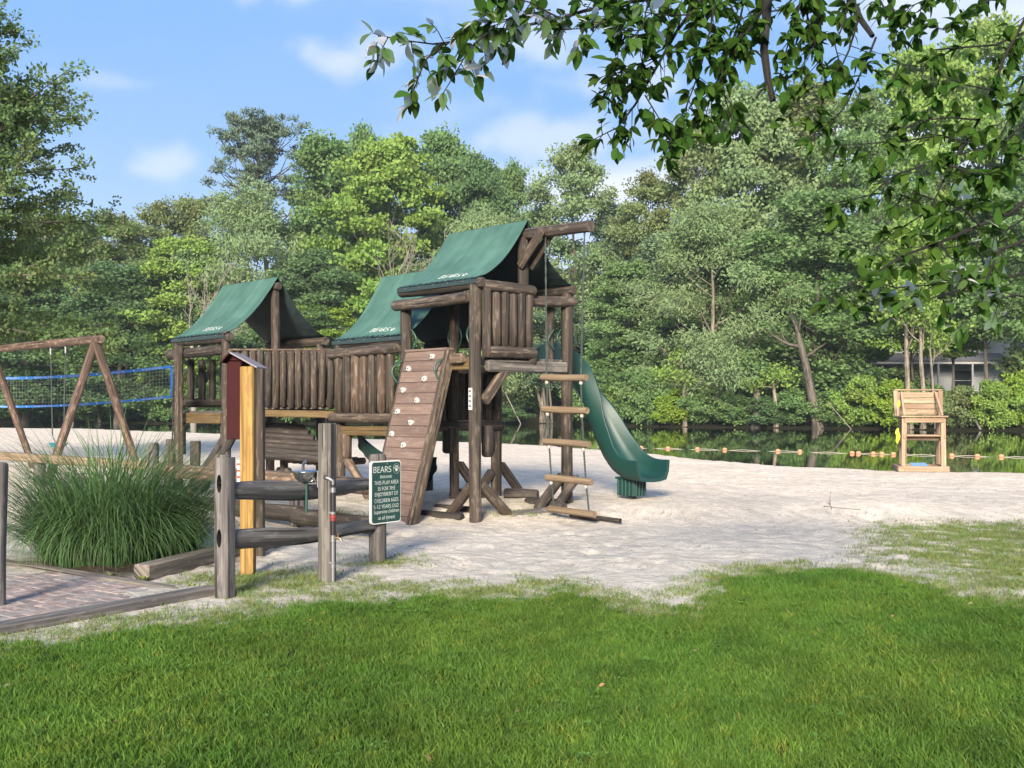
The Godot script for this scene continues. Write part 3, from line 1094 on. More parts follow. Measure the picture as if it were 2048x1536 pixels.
func pose(p: Vector2, y: float) -> Vector3:
	return w2(p, y)

func loop_handle(parent: Node3D, at: Vector3, out: Vector3, high: float, m: Material) -> void:
	var pts := []
	for k in 13:
		var f := k / 12.0
		pts.append(at + Vector3(0, (f - 0.5) * high, 0) + out * sin(PI * f) * 0.07)
	put(parent, "grab_handle", wire_mesh(pts, 0.011), m)

func build_fort() -> void:
	rng.seed = 1234
	var fort := thing("log_play_fort", "big brown log play fort with three green canopies, slide and climbing wall", "play structure")
	var N := Vector2(-0.45, 12.96)
	var L := Vector2(-1.408, 13.95)
	var R := Vector2(0.734, 13.99)
	var F := Vector2(-0.224, 14.98)
	var M1 := Vector2(0.142, 13.476)
	var M2 := Vector2(-0.79, 14.466)
	var P := Vector2(-2.462, 15.04)
	var P2 := P + V * 1.57
	var A := Vector2(-4.22, 15.5)
	var B := A - U * 1.51
	var C := A + V * 1.6
	var D := B + V * 1.6
	var AM := A + V * 0.8
	var BM := B + V * 0.8
	var g := func(p: Vector2) -> float: return ground_at(p.x, p.y) - 0.05
	# posts
	for e in [[N, 2.98, 0.078, 0], [L, 2.86, 0.076, 0], [R, 2.95, 0.076, 0], [F, 2.95, 0.076, 3], [M2, 2.98, 0.066, 3], [P, 2.36, 0.072, 3], [P2, 2.36, 0.075, 1], [A, 2.56, 0.07, 0], [B, 2.5, 0.072, 1], [C, 2.46, 0.072, 1], [D, 2.46, 0.072, 1]]:
		var p: Vector2 = e[0]
		log_part(fort, "post", w2(p, g.call(p)), w2(p, e[1]), e[2], M.log[e[3]], 1.0, 0.55)
	log_part(fort, "post", w2(R + V * -0.22 - U * 0.09, 1.95), w2(R + V * -0.22 - U * 0.09, 2.78), 0.055, M.log[1], 0.9, 0.6)
	log_part(fort, "gable_post", w2(M1, 1.98), w2(M1, 3.62), 0.07, M.log[1], 0.9, 0.8)
	log_part(fort, "gable_post", w2(M2, 2.9), w2(M2, 3.62), 0.06, M.log[1], 0.9, 0.8)
	log_part(fort, "gable_post", w2(AM, 1.3), w2(AM, 3.22), 0.066, M.log[3], 0.9, 0.8)
	log_part(fort, "gable_post", w2(BM, 1.3), w2(BM, 3.22), 0.06, M.log[1], 0.9, 0.8)
	log_part(fort, "gable_post", w2(P + V * 0.785, 1.3), w2(P + V * 0.785, 3.17), 0.06, M.log[1], 0.9, 0.8)
	# ridge logs; the tall tower's carries on as the beam of the rope ladder
	log_part(fort, "ridge_beam", w2(M2 - U * 0.10, 3.675), w2(M1 + U * 1.16, 3.615), 0.073, M.log[4], 0.9, 0.95)
	log_part(fort, "ridge_beam", w2(P + V * 0.785 - U * 0.04, 3.215), w2(M2 + U * 0.08, 3.215), 0.06, M.log[0])
	log_part(fort, "ridge_beam", w2(BM - U * 0.04, 3.27), w2(AM + U * 0.12, 3.27), 0.065, M.log[0])
	for s in [-1.0, 1.0]:
		var o: Vector2 = V * 0.085 * s
		beam(fort, "ridge_brace", w2(M1 + o + U * 0.02, 3.22), w2(M1 + o + U * 0.44, 3.66), 0.13, 0.075, M.log[3], 0.03)
	# canopies
	canopy(fort, N, L, 1.57, 2.96, 3.755, 0.10)
	canopy(fort, L - U * 0.08, P, 1.57, 2.33, 3.295, 0.11)
	canopy(fort, A, B, 1.6, 2.46, 3.345, 0.085)
	# eave and rail logs
	log_part(fort, "eave_log", w2(L - U * 0.12, 2.965), w2(N + U * 0.14, 2.965), 0.07, M.log[1])
	log_part(fort, "eave_log", w2(F - U * 0.05, 2.985), w2(R + U * 0.12 + V * 0.02, 2.985), 0.07, M.log[1])
	log_part(fort, "rail_log", w2(L - U * 0.12 - V * 0.1, 2.78), w2(N - U * 0.02 - V * 0.1, 2.79), 0.072, M.log[4])
	log_part(fort, "rail_log", w2(N + U * 0.1 + V * 0.02, 2.94), w2(M1 + U * 0.1 + V * 0.1, 2.92), 0.07, M.log[4])
	log_part(fort, "rail_log", w2(M1 + U * 0.02 + V * 0.05, 2.80), w2(R + U * 0.05 + V * 0.1, 2.84), 0.07, M.log[4])
	log_part(fort, "rail_log", w2(N + U * 0.12 + V * 0.1, 2.12), w2(M1 + U * 0.12 + V * 0.09, 2.12), 0.075, M.log[4])
	picket_row(fort, N + U * 0.11 + V * 0.17, M1 + U * 0.11 + V * 0.06, 2.19, 2.88, 5, 0.058, [M.log[1], M.log[4], M.log[0]])
	log_part(fort, "picket", w2(N + U * 0.1 + V * 0.09, 2.05), w2(N + U * 0.1 + V * 0.09, 2.93), 0.06, M.log[0], 0.8, 0.8)
	log_part(fort, "picket", w2(M1 + U * 0.1 + V * 0.06, 1.98), w2(M1 + U * 0.1 + V * 0.06, 2.2), 0.06, M.log[0], 0.6, 0.8)
	# tall tower's deck
	beam(fort, "deck_beam", w2(N + U * 0.06 + V * 0.12, 1.95), w2(R + U * 0.10 - V * 0.12, 1.95), 0.15, 0.09, M.grey[2], 0.02)
	beam(fort, "deck_beam", w2(N - U * 0.06 - V * 0.03, 1.97), w2(L + U * 0.06 - V * 0.03, 1.97), 0.14, 0.07, M.beam, 0.01)
	beam(fort, "deck_beam", w2(N - U * 0.10 - V * 0.10, 2.04), w2(N - U * 0.33 - V * 0.10, 2.04), 0.12, 0.09, M.logwarm[0], 0.015)
	for k in 10:
		var o := V * (0.1 + k * 0.152)
		beam(fort, "deck_board", w2(L + o, 2.045), w2(N + o, 2.045), 0.035, 0.14, pick(M.grey), 0.004)
	beam(fort, "knee_brace", w2(N + V * 0.09 + U * 0.05, 1.50), w2(N + V * 0.46 + U * 0.05, 1.93), 0.13, 0.08, M.log[2], 0.015)
	var stick := beam(fort, "height_sticker", w2(N - V * 0.082, 1.40), w2(N - V * 0.082, 1.67), 0.065, 0.006, M.white, 0.002, h2(U))
	var sb := Mb.new()
	for k in 4:
		sb.box(Transform3D(along(h2(U), Vector3.ZERO), w2(N - V * 0.0865, 1.45 + k * 0.06)), Vector3(0.042, 0.03, 0.002), 0.0005)
	put(stick, "print", sb.mesh(), M.grey[2])
	# lower deck under the tall tower and behind it
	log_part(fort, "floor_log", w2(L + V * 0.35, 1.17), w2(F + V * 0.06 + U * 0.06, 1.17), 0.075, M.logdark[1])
	picket_row(fort, L + V * 0.5, F - V * 0.08, 1.24, 1.92, 6, 0.07, M.logdark)  # pickets in shade, painted in with the darker wood
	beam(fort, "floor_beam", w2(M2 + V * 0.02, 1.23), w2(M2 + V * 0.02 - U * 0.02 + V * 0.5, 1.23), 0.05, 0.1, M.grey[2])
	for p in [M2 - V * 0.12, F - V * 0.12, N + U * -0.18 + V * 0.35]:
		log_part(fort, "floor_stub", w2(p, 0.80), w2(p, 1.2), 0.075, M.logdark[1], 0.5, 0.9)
	log_part(fort, "floor_stub", w2(N - U * 0.22 + V * 0.2, 1.55), w2(N - U * 0.22 + V * 0.2, 1.95), 0.065, M.log[2], 0.6, 0.9)
	# middle tower
	log_part(fort, "eave_log", w2(P - U * 0.12, 2.33), w2(L - U * 0.05, 2.33), 0.06, M.log[1])
	log_part(fort, "eave_log", w2(P2 - U * 0.05, 2.36), w2(F - U * 0.1 - V * 0.0, 2.36), 0.07, M.log[1])
	log_part(fort, "rail_log", w2(P - V * 0.11 - U * 0.09, 2.19), w2(L - V * 0.11 - U * 0.02, 2.22), 0.075, M.log[4])
	picket_row(fort, P - V * 0.1 + U * 0.03, L - V * 0.1 - U * 0.1, 1.35, 2.15, 7, 0.066, M.log + M.logwarm)
	log_part(fort, "floor_log", w2(P - V * 0.1 - U * 0.08, 1.29), w2(L - V * 0.1 - U * 0.05, 1.29), 0.07, M.log[2])
	beam(fort, "floor_beam", w2(P - V * 0.02 + U * 0.1, 1.10), w2(L - V * 0.02 - U * 0.25, 1.11), 0.13, 0.08, M.beam)
	log_part(fort, "floor_stub", w2(P + U * 0.19 - V * 0.02, 0.70), w2(P + U * 0.19 - V * 0.02, 1.06), 0.075, M.logwarm[1], 0.6, 0.9)
	for k in 10:
		var o := V * (0.06 + k * 0.152)
		beam(fort, "floor_board", w2(P + o, 1.30), w2(L + o, 1.30), 0.035, 0.14, pick(M.grey), 0.004)
	log_part(fort, "rail_log", w2(P2, 1.95), w2(F - U * 0.1, 1.95), 0.06, M.logdark[1])
	# the bridge between the left and middle towers
	var b0 := A + U * 0.12
	var b1 := P - U * 0.06
	for k in 2:
		var o := V * (0.85 * k)
		var rail := beam(fort, "bridge_rail", w2(b0 + o, 2.275), w2(b1 + o, 2.255), 0.03, 0.12, M.logwarm[1], 0.006)
		picket_row(fort, b0 + o - V * 0.06, b1 + o - V * 0.06, 1.43, 2.26, 14, 0.05, M.log + [M.logwarm[1]])
		var nails := Mb.new()
		for j in 14:
			nails.ball(w2(b0.lerp(b1, (j + 0.5) / 14.0) + o - V * 0.112, 2.22), Vector3(0.009, 0.009, 0.009), 6, 4)
		put(rail, "bolt", nails.mesh(), M.zinc).set_meta("kind", "stuff")
		beam(fort, "bridge_rail", w2(b0 + o, 1.52), w2(b1 + o, 1.50), 0.09, 0.05, M.log[1])
		beam(fort, "bridge_beam", w2(b0 + o - V * 0.05, 1.355), w2(b1 + o - V * 0.05, 1.33), 0.10, 0.09, M.beam)
	for k in 14:
		var p := b0.lerp(b1, (k + 0.5) / 14.0)
		beam(fort, "bridge_board", w2(p, 1.42), w2(p + V * 0.85, 1.42), 0.03, 0.115, M.grey[k % 3], 0.004)
	# left tower
	log_part(fort, "eave_log", w2(B - U * 0.1, 2.46), w2(A + U * 0.14, 2.46), 0.07, M.log[1])
	log_part(fort, "eave_log", w2(D - U * 0.06, 2.46), w2(C + U * 0.16, 2.46), 0.075, M.log[0])
	log_part(fort, "rail_log", w2(B - U * 0.12 - V * 0.1, 2.27), w2(A - U * 0.02 - V * 0.1, 2.28), 0.078, M.log[1])
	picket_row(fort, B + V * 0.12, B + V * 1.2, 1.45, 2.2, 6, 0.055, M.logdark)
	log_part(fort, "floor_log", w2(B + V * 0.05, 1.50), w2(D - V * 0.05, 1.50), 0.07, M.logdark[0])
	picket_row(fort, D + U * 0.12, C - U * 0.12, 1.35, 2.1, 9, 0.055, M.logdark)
	beam(fort, "floor_beam", w2(B - V * 0.05 + U * 0.05, 1.27), w2(A - V * 0.05 - U * 0.04, 1.27), 0.16, 0.08, M.beam)
	for k in 10:
		var o := V * (0.08 + k * 0.155)
		beam(fort, "floor_board", w2(B + o, 1.36), w2(A + o, 1.36), 0.035, 0.145, M.grey[k % 3], 0.004)
	# climbing pole with its rope, and the stepped logs round it
	var pole := B.lerp(A, 0.30) - V * 0.22
	var pm := beam(fort, "climbing_pole", w2(pole, g.call(pole)), w2(pole, 2.38), 0.13, 0.11, M.log[2], 0.02, h2(U))
	var hb := Mb.new()
	for y in [1.95, 1.62, 1.28, 1.12]:
		hb.ball(w2(pole - V * 0.058 + U * rng.randf_range(-0.02, 0.03), y), Vector3(0.02, 0.026, 0.012), 8, 6)
	put(pm, "hole", hb.mesh(), M.hole)  # dark bumps painted as the shade inside holes
	put(pm, "rope", rope_mesh([w2(pole - V * 0.065, 1.95), w2(pole - V * 0.085 - U * 0.01, 1.62), w2(pole - V * 0.075 - U * 0.03, 1.15), w2(pole - V * 0.08 - U * 0.04, 0.75)], 0.012), M.black)
	for e in [[0.30, -0.36, 0.72, 0.08, 2], [0.16, -0.24, 0.94, 0.075, 4], [0.48, -0.08, 0.92, 0.08, 1]]:
		var p: Vector2 = B.lerp(A, e[0]) + V * e[1]
		log_part(fort, "step_log", w2(p, g.call(p)), w2(p, e[2]), e[3], M.log[e[4]], 1.0, 0.92)
	beam(fort, "floor_stub", w2(B + U * 0.16, 0.7), w2(B + U * 0.16, 1.2), 0.07, 0.07, M.log[0], 0.01, h2(U))
	log_part(fort, "floor_stub", w2(A - U * 0.12 + V * 0.05, 0.86), w2(A - U * 0.12 + V * 0.05, 1.22), 0.07, M.log[2], 0.5, 0.9)
	# slanting ramp under the bridge: two rails, a rope and loose logs laid across
	for k in 2:
		var o := U * (0.22 * k) + V * 0.02
		beam(fort, "ramp_rail", w2(A + o + V * 0.1, 1.22), w2(A + o - U * 0.5 - V * 0.25, 0.2), 0.11, 0.1, M.logdark[0], 0.02)
		put(fort, "ramp_rope", wire_mesh([w2(A + o + V * 0.1 - U * 0.06, 1.2), w2(A + o - U * 0.60 - V * 0.3, 0.25)], 0.012), M.rope)
	for k in 7:
		var f := k / 6.0
		var p := Vector2(-3.66 + 0.10 * f, 15.9 - 0.5 * f)
		log_part(fort, "ramp_log", w2(p - Vector2(0.25, 0.0), 1.16 - 0.42 * f), w2(p + Vector2(0.55 + 0.45 * f, -0.18), 1.12 - 0.46 * f), 0.06, M.logdark[k % 2], 0.8, 0.8)
	for k in 7:
		var p := Vector2(-3.25 + 0.11 * k, 15.55 - 0.02 * k)
		log_part(fort, "bench_log", w2(p - V * 0.12, 0.66 - 0.008 * k), w2(p + V * 0.5, 0.68 - 0.008 * k), 0.052, M.log[2 if k > 2 else 1], 0.85, 0.85)
	beam(fort, "ramp_rail", w2(Vector2(-3.4, 16.3), 1.2), w2(Vector2(-2.75, 15.6), 0.70), 0.06, 0.06, M.logdark[0], 0.01)
	var bp := Vector2(-3.42, 15.75)
	log_part(fort, "post", w2(bp, g.call(bp)), w2(bp, 0.66), 0.062, M.logdark[0], 1.0, 0.9)
	foot(fort, bp, U, 0.36, 0.34, M.logdark[0])
	foot(fort, bp, -U, 0.36, 0.34, M.logdark[0])
	# feet
	foot(fort, N, -U, 0.52, 0.46, M.log[3])
	foot(fort, N, V, 0.56, 0.46, M.log[3])
	foot(fort, F, V, 0.5, 0.46, M.log[1])
	foot(fort, F, -V, 0.42, 0.36, M.logdark[1])
	foot(fort, M2, V, 0.5, 0.5, M.logdark[0])
	foot(fort, R, -V, 0.55, 0.40, M.log[1])
	beam(fort, "foot_brace", w2(R + U * 0.16 - V * 0.34, 0.16), w2(R + U * 0.14 + V * 0.06, 0.52), 0.13, 0.11, M.log[4], 0.045)
	foot(fort, P, U, 0.75, 0.62, M.logwarm[0])
	foot(fort, A, -V, 0.62, 0.56, M.logwarm[1])
	# the climbing wall
	var t0 := L + U * 0.10 - V * 0.06
	var t1 := L + U * 0.93 - V * 0.06
	var foot0 := t0 - V * 0.60
	var foot1 := t1 - V * 0.60
	var tl := w2(t0, 2.17)
	var tr := w2(t1, 2.17)
	var bl := w2(foot0, -0.06)
	var br := w2(foot1, -0.06)
	var wall := put(fort, "climbing_wall", beam_mesh(tr + (tr - tl).normalized() * 0.045 + Vector3(0, -0.03, 0), br + (br - bl).normalized() * 0.045 + Vector3(0, 0.02, 0), 0.14, 0.085, 0.015, h2(-V)), M.log[2])
	put(wall, "side_beam", beam_mesh(tl + (tl - tr).normalized() * 0.03 + h2(V) * 0.06, bl + (bl - br).normalized() * 0.03 + h2(V) * 0.06, 0.12, 0.07, 0.015, h2(-V)), M.log[1])
	var right := (tr - tl).normalized()
	var down := (bl - tl).normalized()
	var face_n := right.cross(down).normalized()
	if face_n.dot(h2(-V)) < 0: face_n = -face_n
	var wide := tl.distance_to(tr)
	var tall := tl.distance_to(bl)
	var rows := 16
	var ph := tall / rows
	for k in rows:
		var c := tl + right * wide / 2 + down * ph * (k + 0.5) + face_n * rng.randf_range(-0.0015, 0.0015)
		var pb := Mb.new()
		pb.box(Transform3D(Basis(right, -down, right.cross(-down)), c), Vector3(wide - rng.randf_range(0.0, 0.006), ph - 0.004, 0.028), 0.004, rng.randf() * 0.7)
		put(wall, "plank", pb.mesh(), M.plank[k % 3])
	put(wall, "cap_board", beam_mesh(tl - down * 0.01 - face_n * 0.03, tr - down * 0.01 - face_n * 0.03, 0.03, 0.13, 0.004), M.plank[2])
	for e in [[0.70, 0.7], [0.18, 1.75], [0.62, 2.75], [0.16, 3.75], [0.56, 4.72], [0.14, 5.75], [0.53, 6.75], [0.12, 7.8], [0.47, 8.8], [0.5, 12.9]]:
		var c: Vector3 = tl + right * wide * e[0] + down * ph * e[1] + face_n * 0.022
		var hm := Mb.new()
		hm.ball(c, Vector3(0.050, 0.040, 0.036), 12, 9, Basis(right, -down, face_n))
		for k in hm.v.size():
			var o := hm.v[k] - c
			hm.v[k] = c + o * (1.0 + 0.22 * sin(o.dot(right) * 90.0 + e[1]) * cos(o.dot(down) * 80.0 + e[0] * 9.0))
		var am := hm.mesh()
		var hold := put(wall, "hold", am, M.hold)
		var dot := Mb.new()
		for s in [-1.0, 1.0]:
			dot.ball(c + face_n * 0.036 + right * 0.020 * s + down * 0.004, Vector3(0.008, 0.011, 0.006), 7, 5, Basis(right, -down, face_n))
		put(wall, "hold_hole", dot.mesh(), M.hole)  # dark dots in place of shaded bolt holes
	for e in [[-0.035, 2.0], [1.0, 1.9]]:
		var c: Vector3 = tl + right * wide * e[0] + down * ph * e[1] + face_n * 0.02
		var pts := []
		for k in 13:
			var f := k / 12.0
			pts.append(c + down * (f - 0.5) * 0.30 + face_n * sin(PI * f) * 0.09 - right * sin(PI * f) * 0.05)
		put(wall, "grab_handle", wire_mesh(pts, 0.013), M.handle)
	# grab handles on the posts
	loop_handle(fort, w2(L + V * 0.03 + U * 0.08, 2.32), h2(U + V * 0.3), 0.28, M.handle)
	loop_handle(fort, w2(N - U * 0.09, 2.34), h2(-U), 0.28, M.handle)
	loop_handle(fort, w2(M2 - U * 0.07, 2.40), h2(-U), 0.30, M.handle)
	loop_handle(fort, w2(M2 + U * 0.07, 2.40), h2(U), 0.30, M.handle)
	loop_handle(fort, w2(R - U * 0.02 - V * 0.09, 2.34), h2(-V), 0.26, M.handle)
	loop_handle(fort, w2(R + U * 0.02 - V * 0.26, 2.32), h2(-V - U * 0.4), 0.26, M.handle)
	build_slide(fort)
	build_tube(fort)
	# rope ladder, hanging from the end of the ridge beam
	var ladder := thing("rope_ladder", "rope ladder with five pale log rungs hanging beside the tall tower", "rope ladder")
	var top0 := w2(M1 + U * 0.40, 3.60)
	var top1 := w2(M1 + U * 1.06, 3.57)
	var rung_y := [1.80, 1.40, 0.99, 0.54, 0.15]
	var ends := [[], []]
	for k in 5:
		var s := 0.012 * k * k * 0.5
		var p := w2(M1 + U * (0.34 + s) + V * (0.008 * k), rung_y[k] + 0.012)
		var q := w2(M1 + U * (1.09 + s * 1.1) + V * (0.008 * k), rung_y[k] - 0.01)
		log_part(ladder, "rung", p, q, 0.043, M.rung[k % 2], 0.9, 0.95)
		ends[0].append(p.lerp(q, 0.11))
		ends[1].append(p.lerp(q, 0.88))
	for s in 2:
		var line := [top0 if s == 0 else top1]
		line.append_array(ends[s])
		put(ladder, "rope", rope_mesh(line, 0.012), M.rope)
		for k in 4:
			var kb := Mb.new()
			kb.ball(ends[s][k] + Vector3(0, -0.065, 0), Vector3(0.024, 0.026, 0.022), 8, 6)
			put(ladder, "knot", kb.mesh(), M.ropepale)
	# timbers lying round the tall tower's feet
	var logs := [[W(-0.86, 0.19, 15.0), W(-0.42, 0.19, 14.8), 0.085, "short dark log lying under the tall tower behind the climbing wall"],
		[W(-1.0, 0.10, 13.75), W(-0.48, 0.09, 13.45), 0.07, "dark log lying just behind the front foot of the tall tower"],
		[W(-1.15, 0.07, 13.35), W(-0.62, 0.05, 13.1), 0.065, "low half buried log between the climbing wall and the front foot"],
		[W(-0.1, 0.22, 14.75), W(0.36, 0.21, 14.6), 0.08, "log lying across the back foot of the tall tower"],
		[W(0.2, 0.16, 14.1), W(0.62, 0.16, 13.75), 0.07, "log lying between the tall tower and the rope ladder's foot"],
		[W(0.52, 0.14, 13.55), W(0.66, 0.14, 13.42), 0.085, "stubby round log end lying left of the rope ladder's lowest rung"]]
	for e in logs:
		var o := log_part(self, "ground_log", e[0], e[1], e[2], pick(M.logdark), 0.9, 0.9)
		tag(o, e[3], "log", "logs lying about the fort")
	tag(beam(self, "edging_board", W(0.0, 0.08, 13.25), W(0.62, 0.13, 13.5), 0.08, 0.06, M.grey[1]), "grey edging board half sunk in the sand left of the rope ladder", "board")
	tag(beam(self, "edging_board", W(0.72, 0.09, 13.1), W(1.08, 0.06, 12.95), 0.06, 0.06, M.log[3]), "short brown board in the sand below the lowest rope ladder rung", "board")
	tag(log_part(self, "driftwood_stick", W(1.02, 0.07, 13.0), W(1.32, 0.05, 12.78), 0.028, M.logdark[0], 0.8, 1.2), "dark knobbly stick lying on the sand right of the rope ladder", "stick")

func build_slide(fort: Node3D) -> void:
	var c := Curve3D.new()
	for p in [W(0.24, 2.06, 14.52), W(0.55, 2.02, 14.86), W(0.86, 1.84, 15.02), W(1.13, 1.42, 15.02), W(1.36, 0.95, 14.9), W(1.56, 0.62, 14.72), W(1.75, 0.49, 14.5), W(1.92, 0.48, 14.26)]:
		c.add_point(p)
	for k in c.point_count:
		var a := c.get_point_position(maxi(k - 1, 0))
		var b := c.get_point_position(mini(k + 1, c.point_count - 1))
		c.set_point_in(k, (a - b) * 0.16)
		c.set_point_out(k, (b - a) * 0.16)
	# a moulded trough: half width, height along its section
	var sec := [Vector2(-0.3096, 0.22), Vector2(-0.2881, 0.235), Vector2(-0.2623, 0.22), Vector2(-0.2408, 0.1), Vector2(-0.2021, 0.02), Vector2(-0.1204, -0.012), Vector2(0, -0.02), Vector2(0.1204, -0.012), Vector2(0.2021, 0.02), Vector2(0.2408, 0.1), Vector2(0.2623, 0.22), Vector2(0.2881, 0.235), Vector2(0.3096, 0.22), Vector2(0.2881, 0.08), Vector2(0.2408, -0.035), Vector2(0.1204, -0.06), Vector2(0, -0.065), Vector2(-0.1204, -0.06), Vector2(-0.2408, -0.035), Vector2(-0.2881, 0.08)]
	var n := sec.size()
	var b := Mb.new()
	var steps := 64
	var len := c.get_baked_length()
	for j in steps + 1:
		var o := len * j / steps
		var p := c.sample_baked(o, true)
		var d := (c.sample_baked(minf(o + 0.04, len), true) - c.sample_baked(maxf(o - 0.04, 0), true)).normalized()
		var side := d.cross(Vector3.UP).normalized()
		var up := side.cross(d).normalized()
		var high := lerpf(1.25, 1.0, smoothstep(0.0, 0.35, float(j) / steps))
		for k in n:
			var q: Vector2 = sec[k]
			var t: Vector2 = (sec[(k + 1) % n] - sec[(k + n - 1) % n]).normalized()
			var nn := side * t.y * -1.0 + up * t.x
			b.vert(p + side * q.x + up * q.y * high, nn.normalized(), Vector2(float(k) / n, o))
	for j in steps:
		for k in n:
			b.quad(j * n + k, j * n + (k + 1) % n, (j + 1) * n + (k + 1) % n, (j + 1) * n + k)
	var tr := Geometry2D.triangulate_polygon(PackedVector2Array(sec))
	for end in 2:
		var f := end * steps * n
		var dd := (b.v[n * steps] - b.v[n * (steps - 1)]).normalized() * (1.0 if end == 1 else -1.0)
		var ring := b.v.size()
		for k in n:
			b.vert(b.v[f + k], dd)
		for k in range(0, tr.size(), 3):
			b.tri(ring + tr[k], ring + tr[k + 1], ring + tr[k + 2])
	var s := put(fort, "slide", b.mesh(), M.slide)
	# moulded hood at the top and the ribbed foot
	var hb := Mb.new()
	for sg in [-1.0, 1.0]:
		var poly := PackedVector2Array()
		for k in 13:
			var a := PI * k / 12
			poly.append(Vector2(cos(a) * 0.30, sin(a) * 0.26))
		var q: Vector2 = Vector2(0.30, 14.6) + U * 0.33 * sg
		hb.prism(poly, 0.035, Transform3D(Basis(h2(V), Vector3.UP, h2(U)), w2(q, 2.06)))
	put(s, "side_guard", hb.mesh(), M.slide)
	var fb := Mb.new()
	var at := Vector2(1.66, 14.56)
	var basis := Basis(h2(Vector2(0.7, -0.7)), Vector3.UP, h2(Vector2(0.7, 0.7)))
	fb.box(Transform3D(basis, w2(at, 0.33)), Vector3(0.30, 0.24, 0.26), 0.02)
	for k in 5:
		for sg in [-1.0, 1.0]:
			fb.box(Transform3D(basis, w2(at, 0.33) + basis * Vector3(-0.13 + 0.065 * k, 0.0, 0.135 * sg)), Vector3(0.03, 0.24, 0.03), 0.008)
	for k in 4:
		fb.box(Transform3D(basis, w2(at, 0.33) + basis * Vector3(0.155, 0.0, -0.1 + 0.066 * k)), Vector3(0.03, 0.24, 0.03), 0.008)
	fb.box(Transform3D(basis, w2(at, 0.455)), Vector3(0.36, 0.03, 0.32), 0.01)
	put(s, "slide_foot", fb.mesh(), M.slide)
	put(s, "slide_stake", beam_mesh(w2(at, 0.05), w2(at, 0.24), 0.12, 0.1, 0.01, Vector3(1, 0, 0)), M.tube)

func build_tube(fort: Node3D) -> void:
	# the ribbed bottom of a curling scoop under the middle tower
	var b := Mb.new()
	var steps := 18
	var n := 24
	for j in steps + 1:
		var f := float(j) / steps
		var p := W(lerpf(-2.02, -1.30, f) , 0.98 - 0.34 * sin(f * 1.5), lerpf(15.5, 14.75, f) - 0.1 * sin(f * 3.0))
		for k in n + 1:
			var a := lerpf(PI * 0.92, PI * 2.08, float(k) / n)
			var rib := 0.022 * (1.0 if k % 4 < 2 else 0.0)
			var r := 0.30 + rib
			var o := h2(V) * cos(a) + Vector3.UP * sin(a)
			b.vert(p + o * r, o, Vector2(f, float(k) / n))
	for j in steps:
		for k in n:
			var q := j * (n + 1) + k
			b.quad(q, q + 1, q + n + 2, q + n + 1)
	var t := put(fort, "scoop_slide", b.mesh(), M.tube)
	var ib := Mb.new()
	for j in steps + 1:
		var f := float(j) / steps
		var p := W(lerpf(-2.02, -1.30, f), 0.98 - 0.34 * sin(f * 1.5), lerpf(15.5, 14.75, f) - 0.1 * sin(f * 3.0))
		for k in n + 1:
			var a := lerpf(PI * 0.92, PI * 2.08, float(k) / n)
			var o := h2(V) * cos(a) + Vector3.UP * sin(a)
			ib.vert(p + o * 0.285, -o, Vector2(f, float(k) / n))
	for j in steps:
		for k in n:
			var q := j * (n + 1) + k
			ib.quad(q, q + 1, q + n + 2, q + n + 1)
	put(t, "trough", ib.mesh(), M.slide)

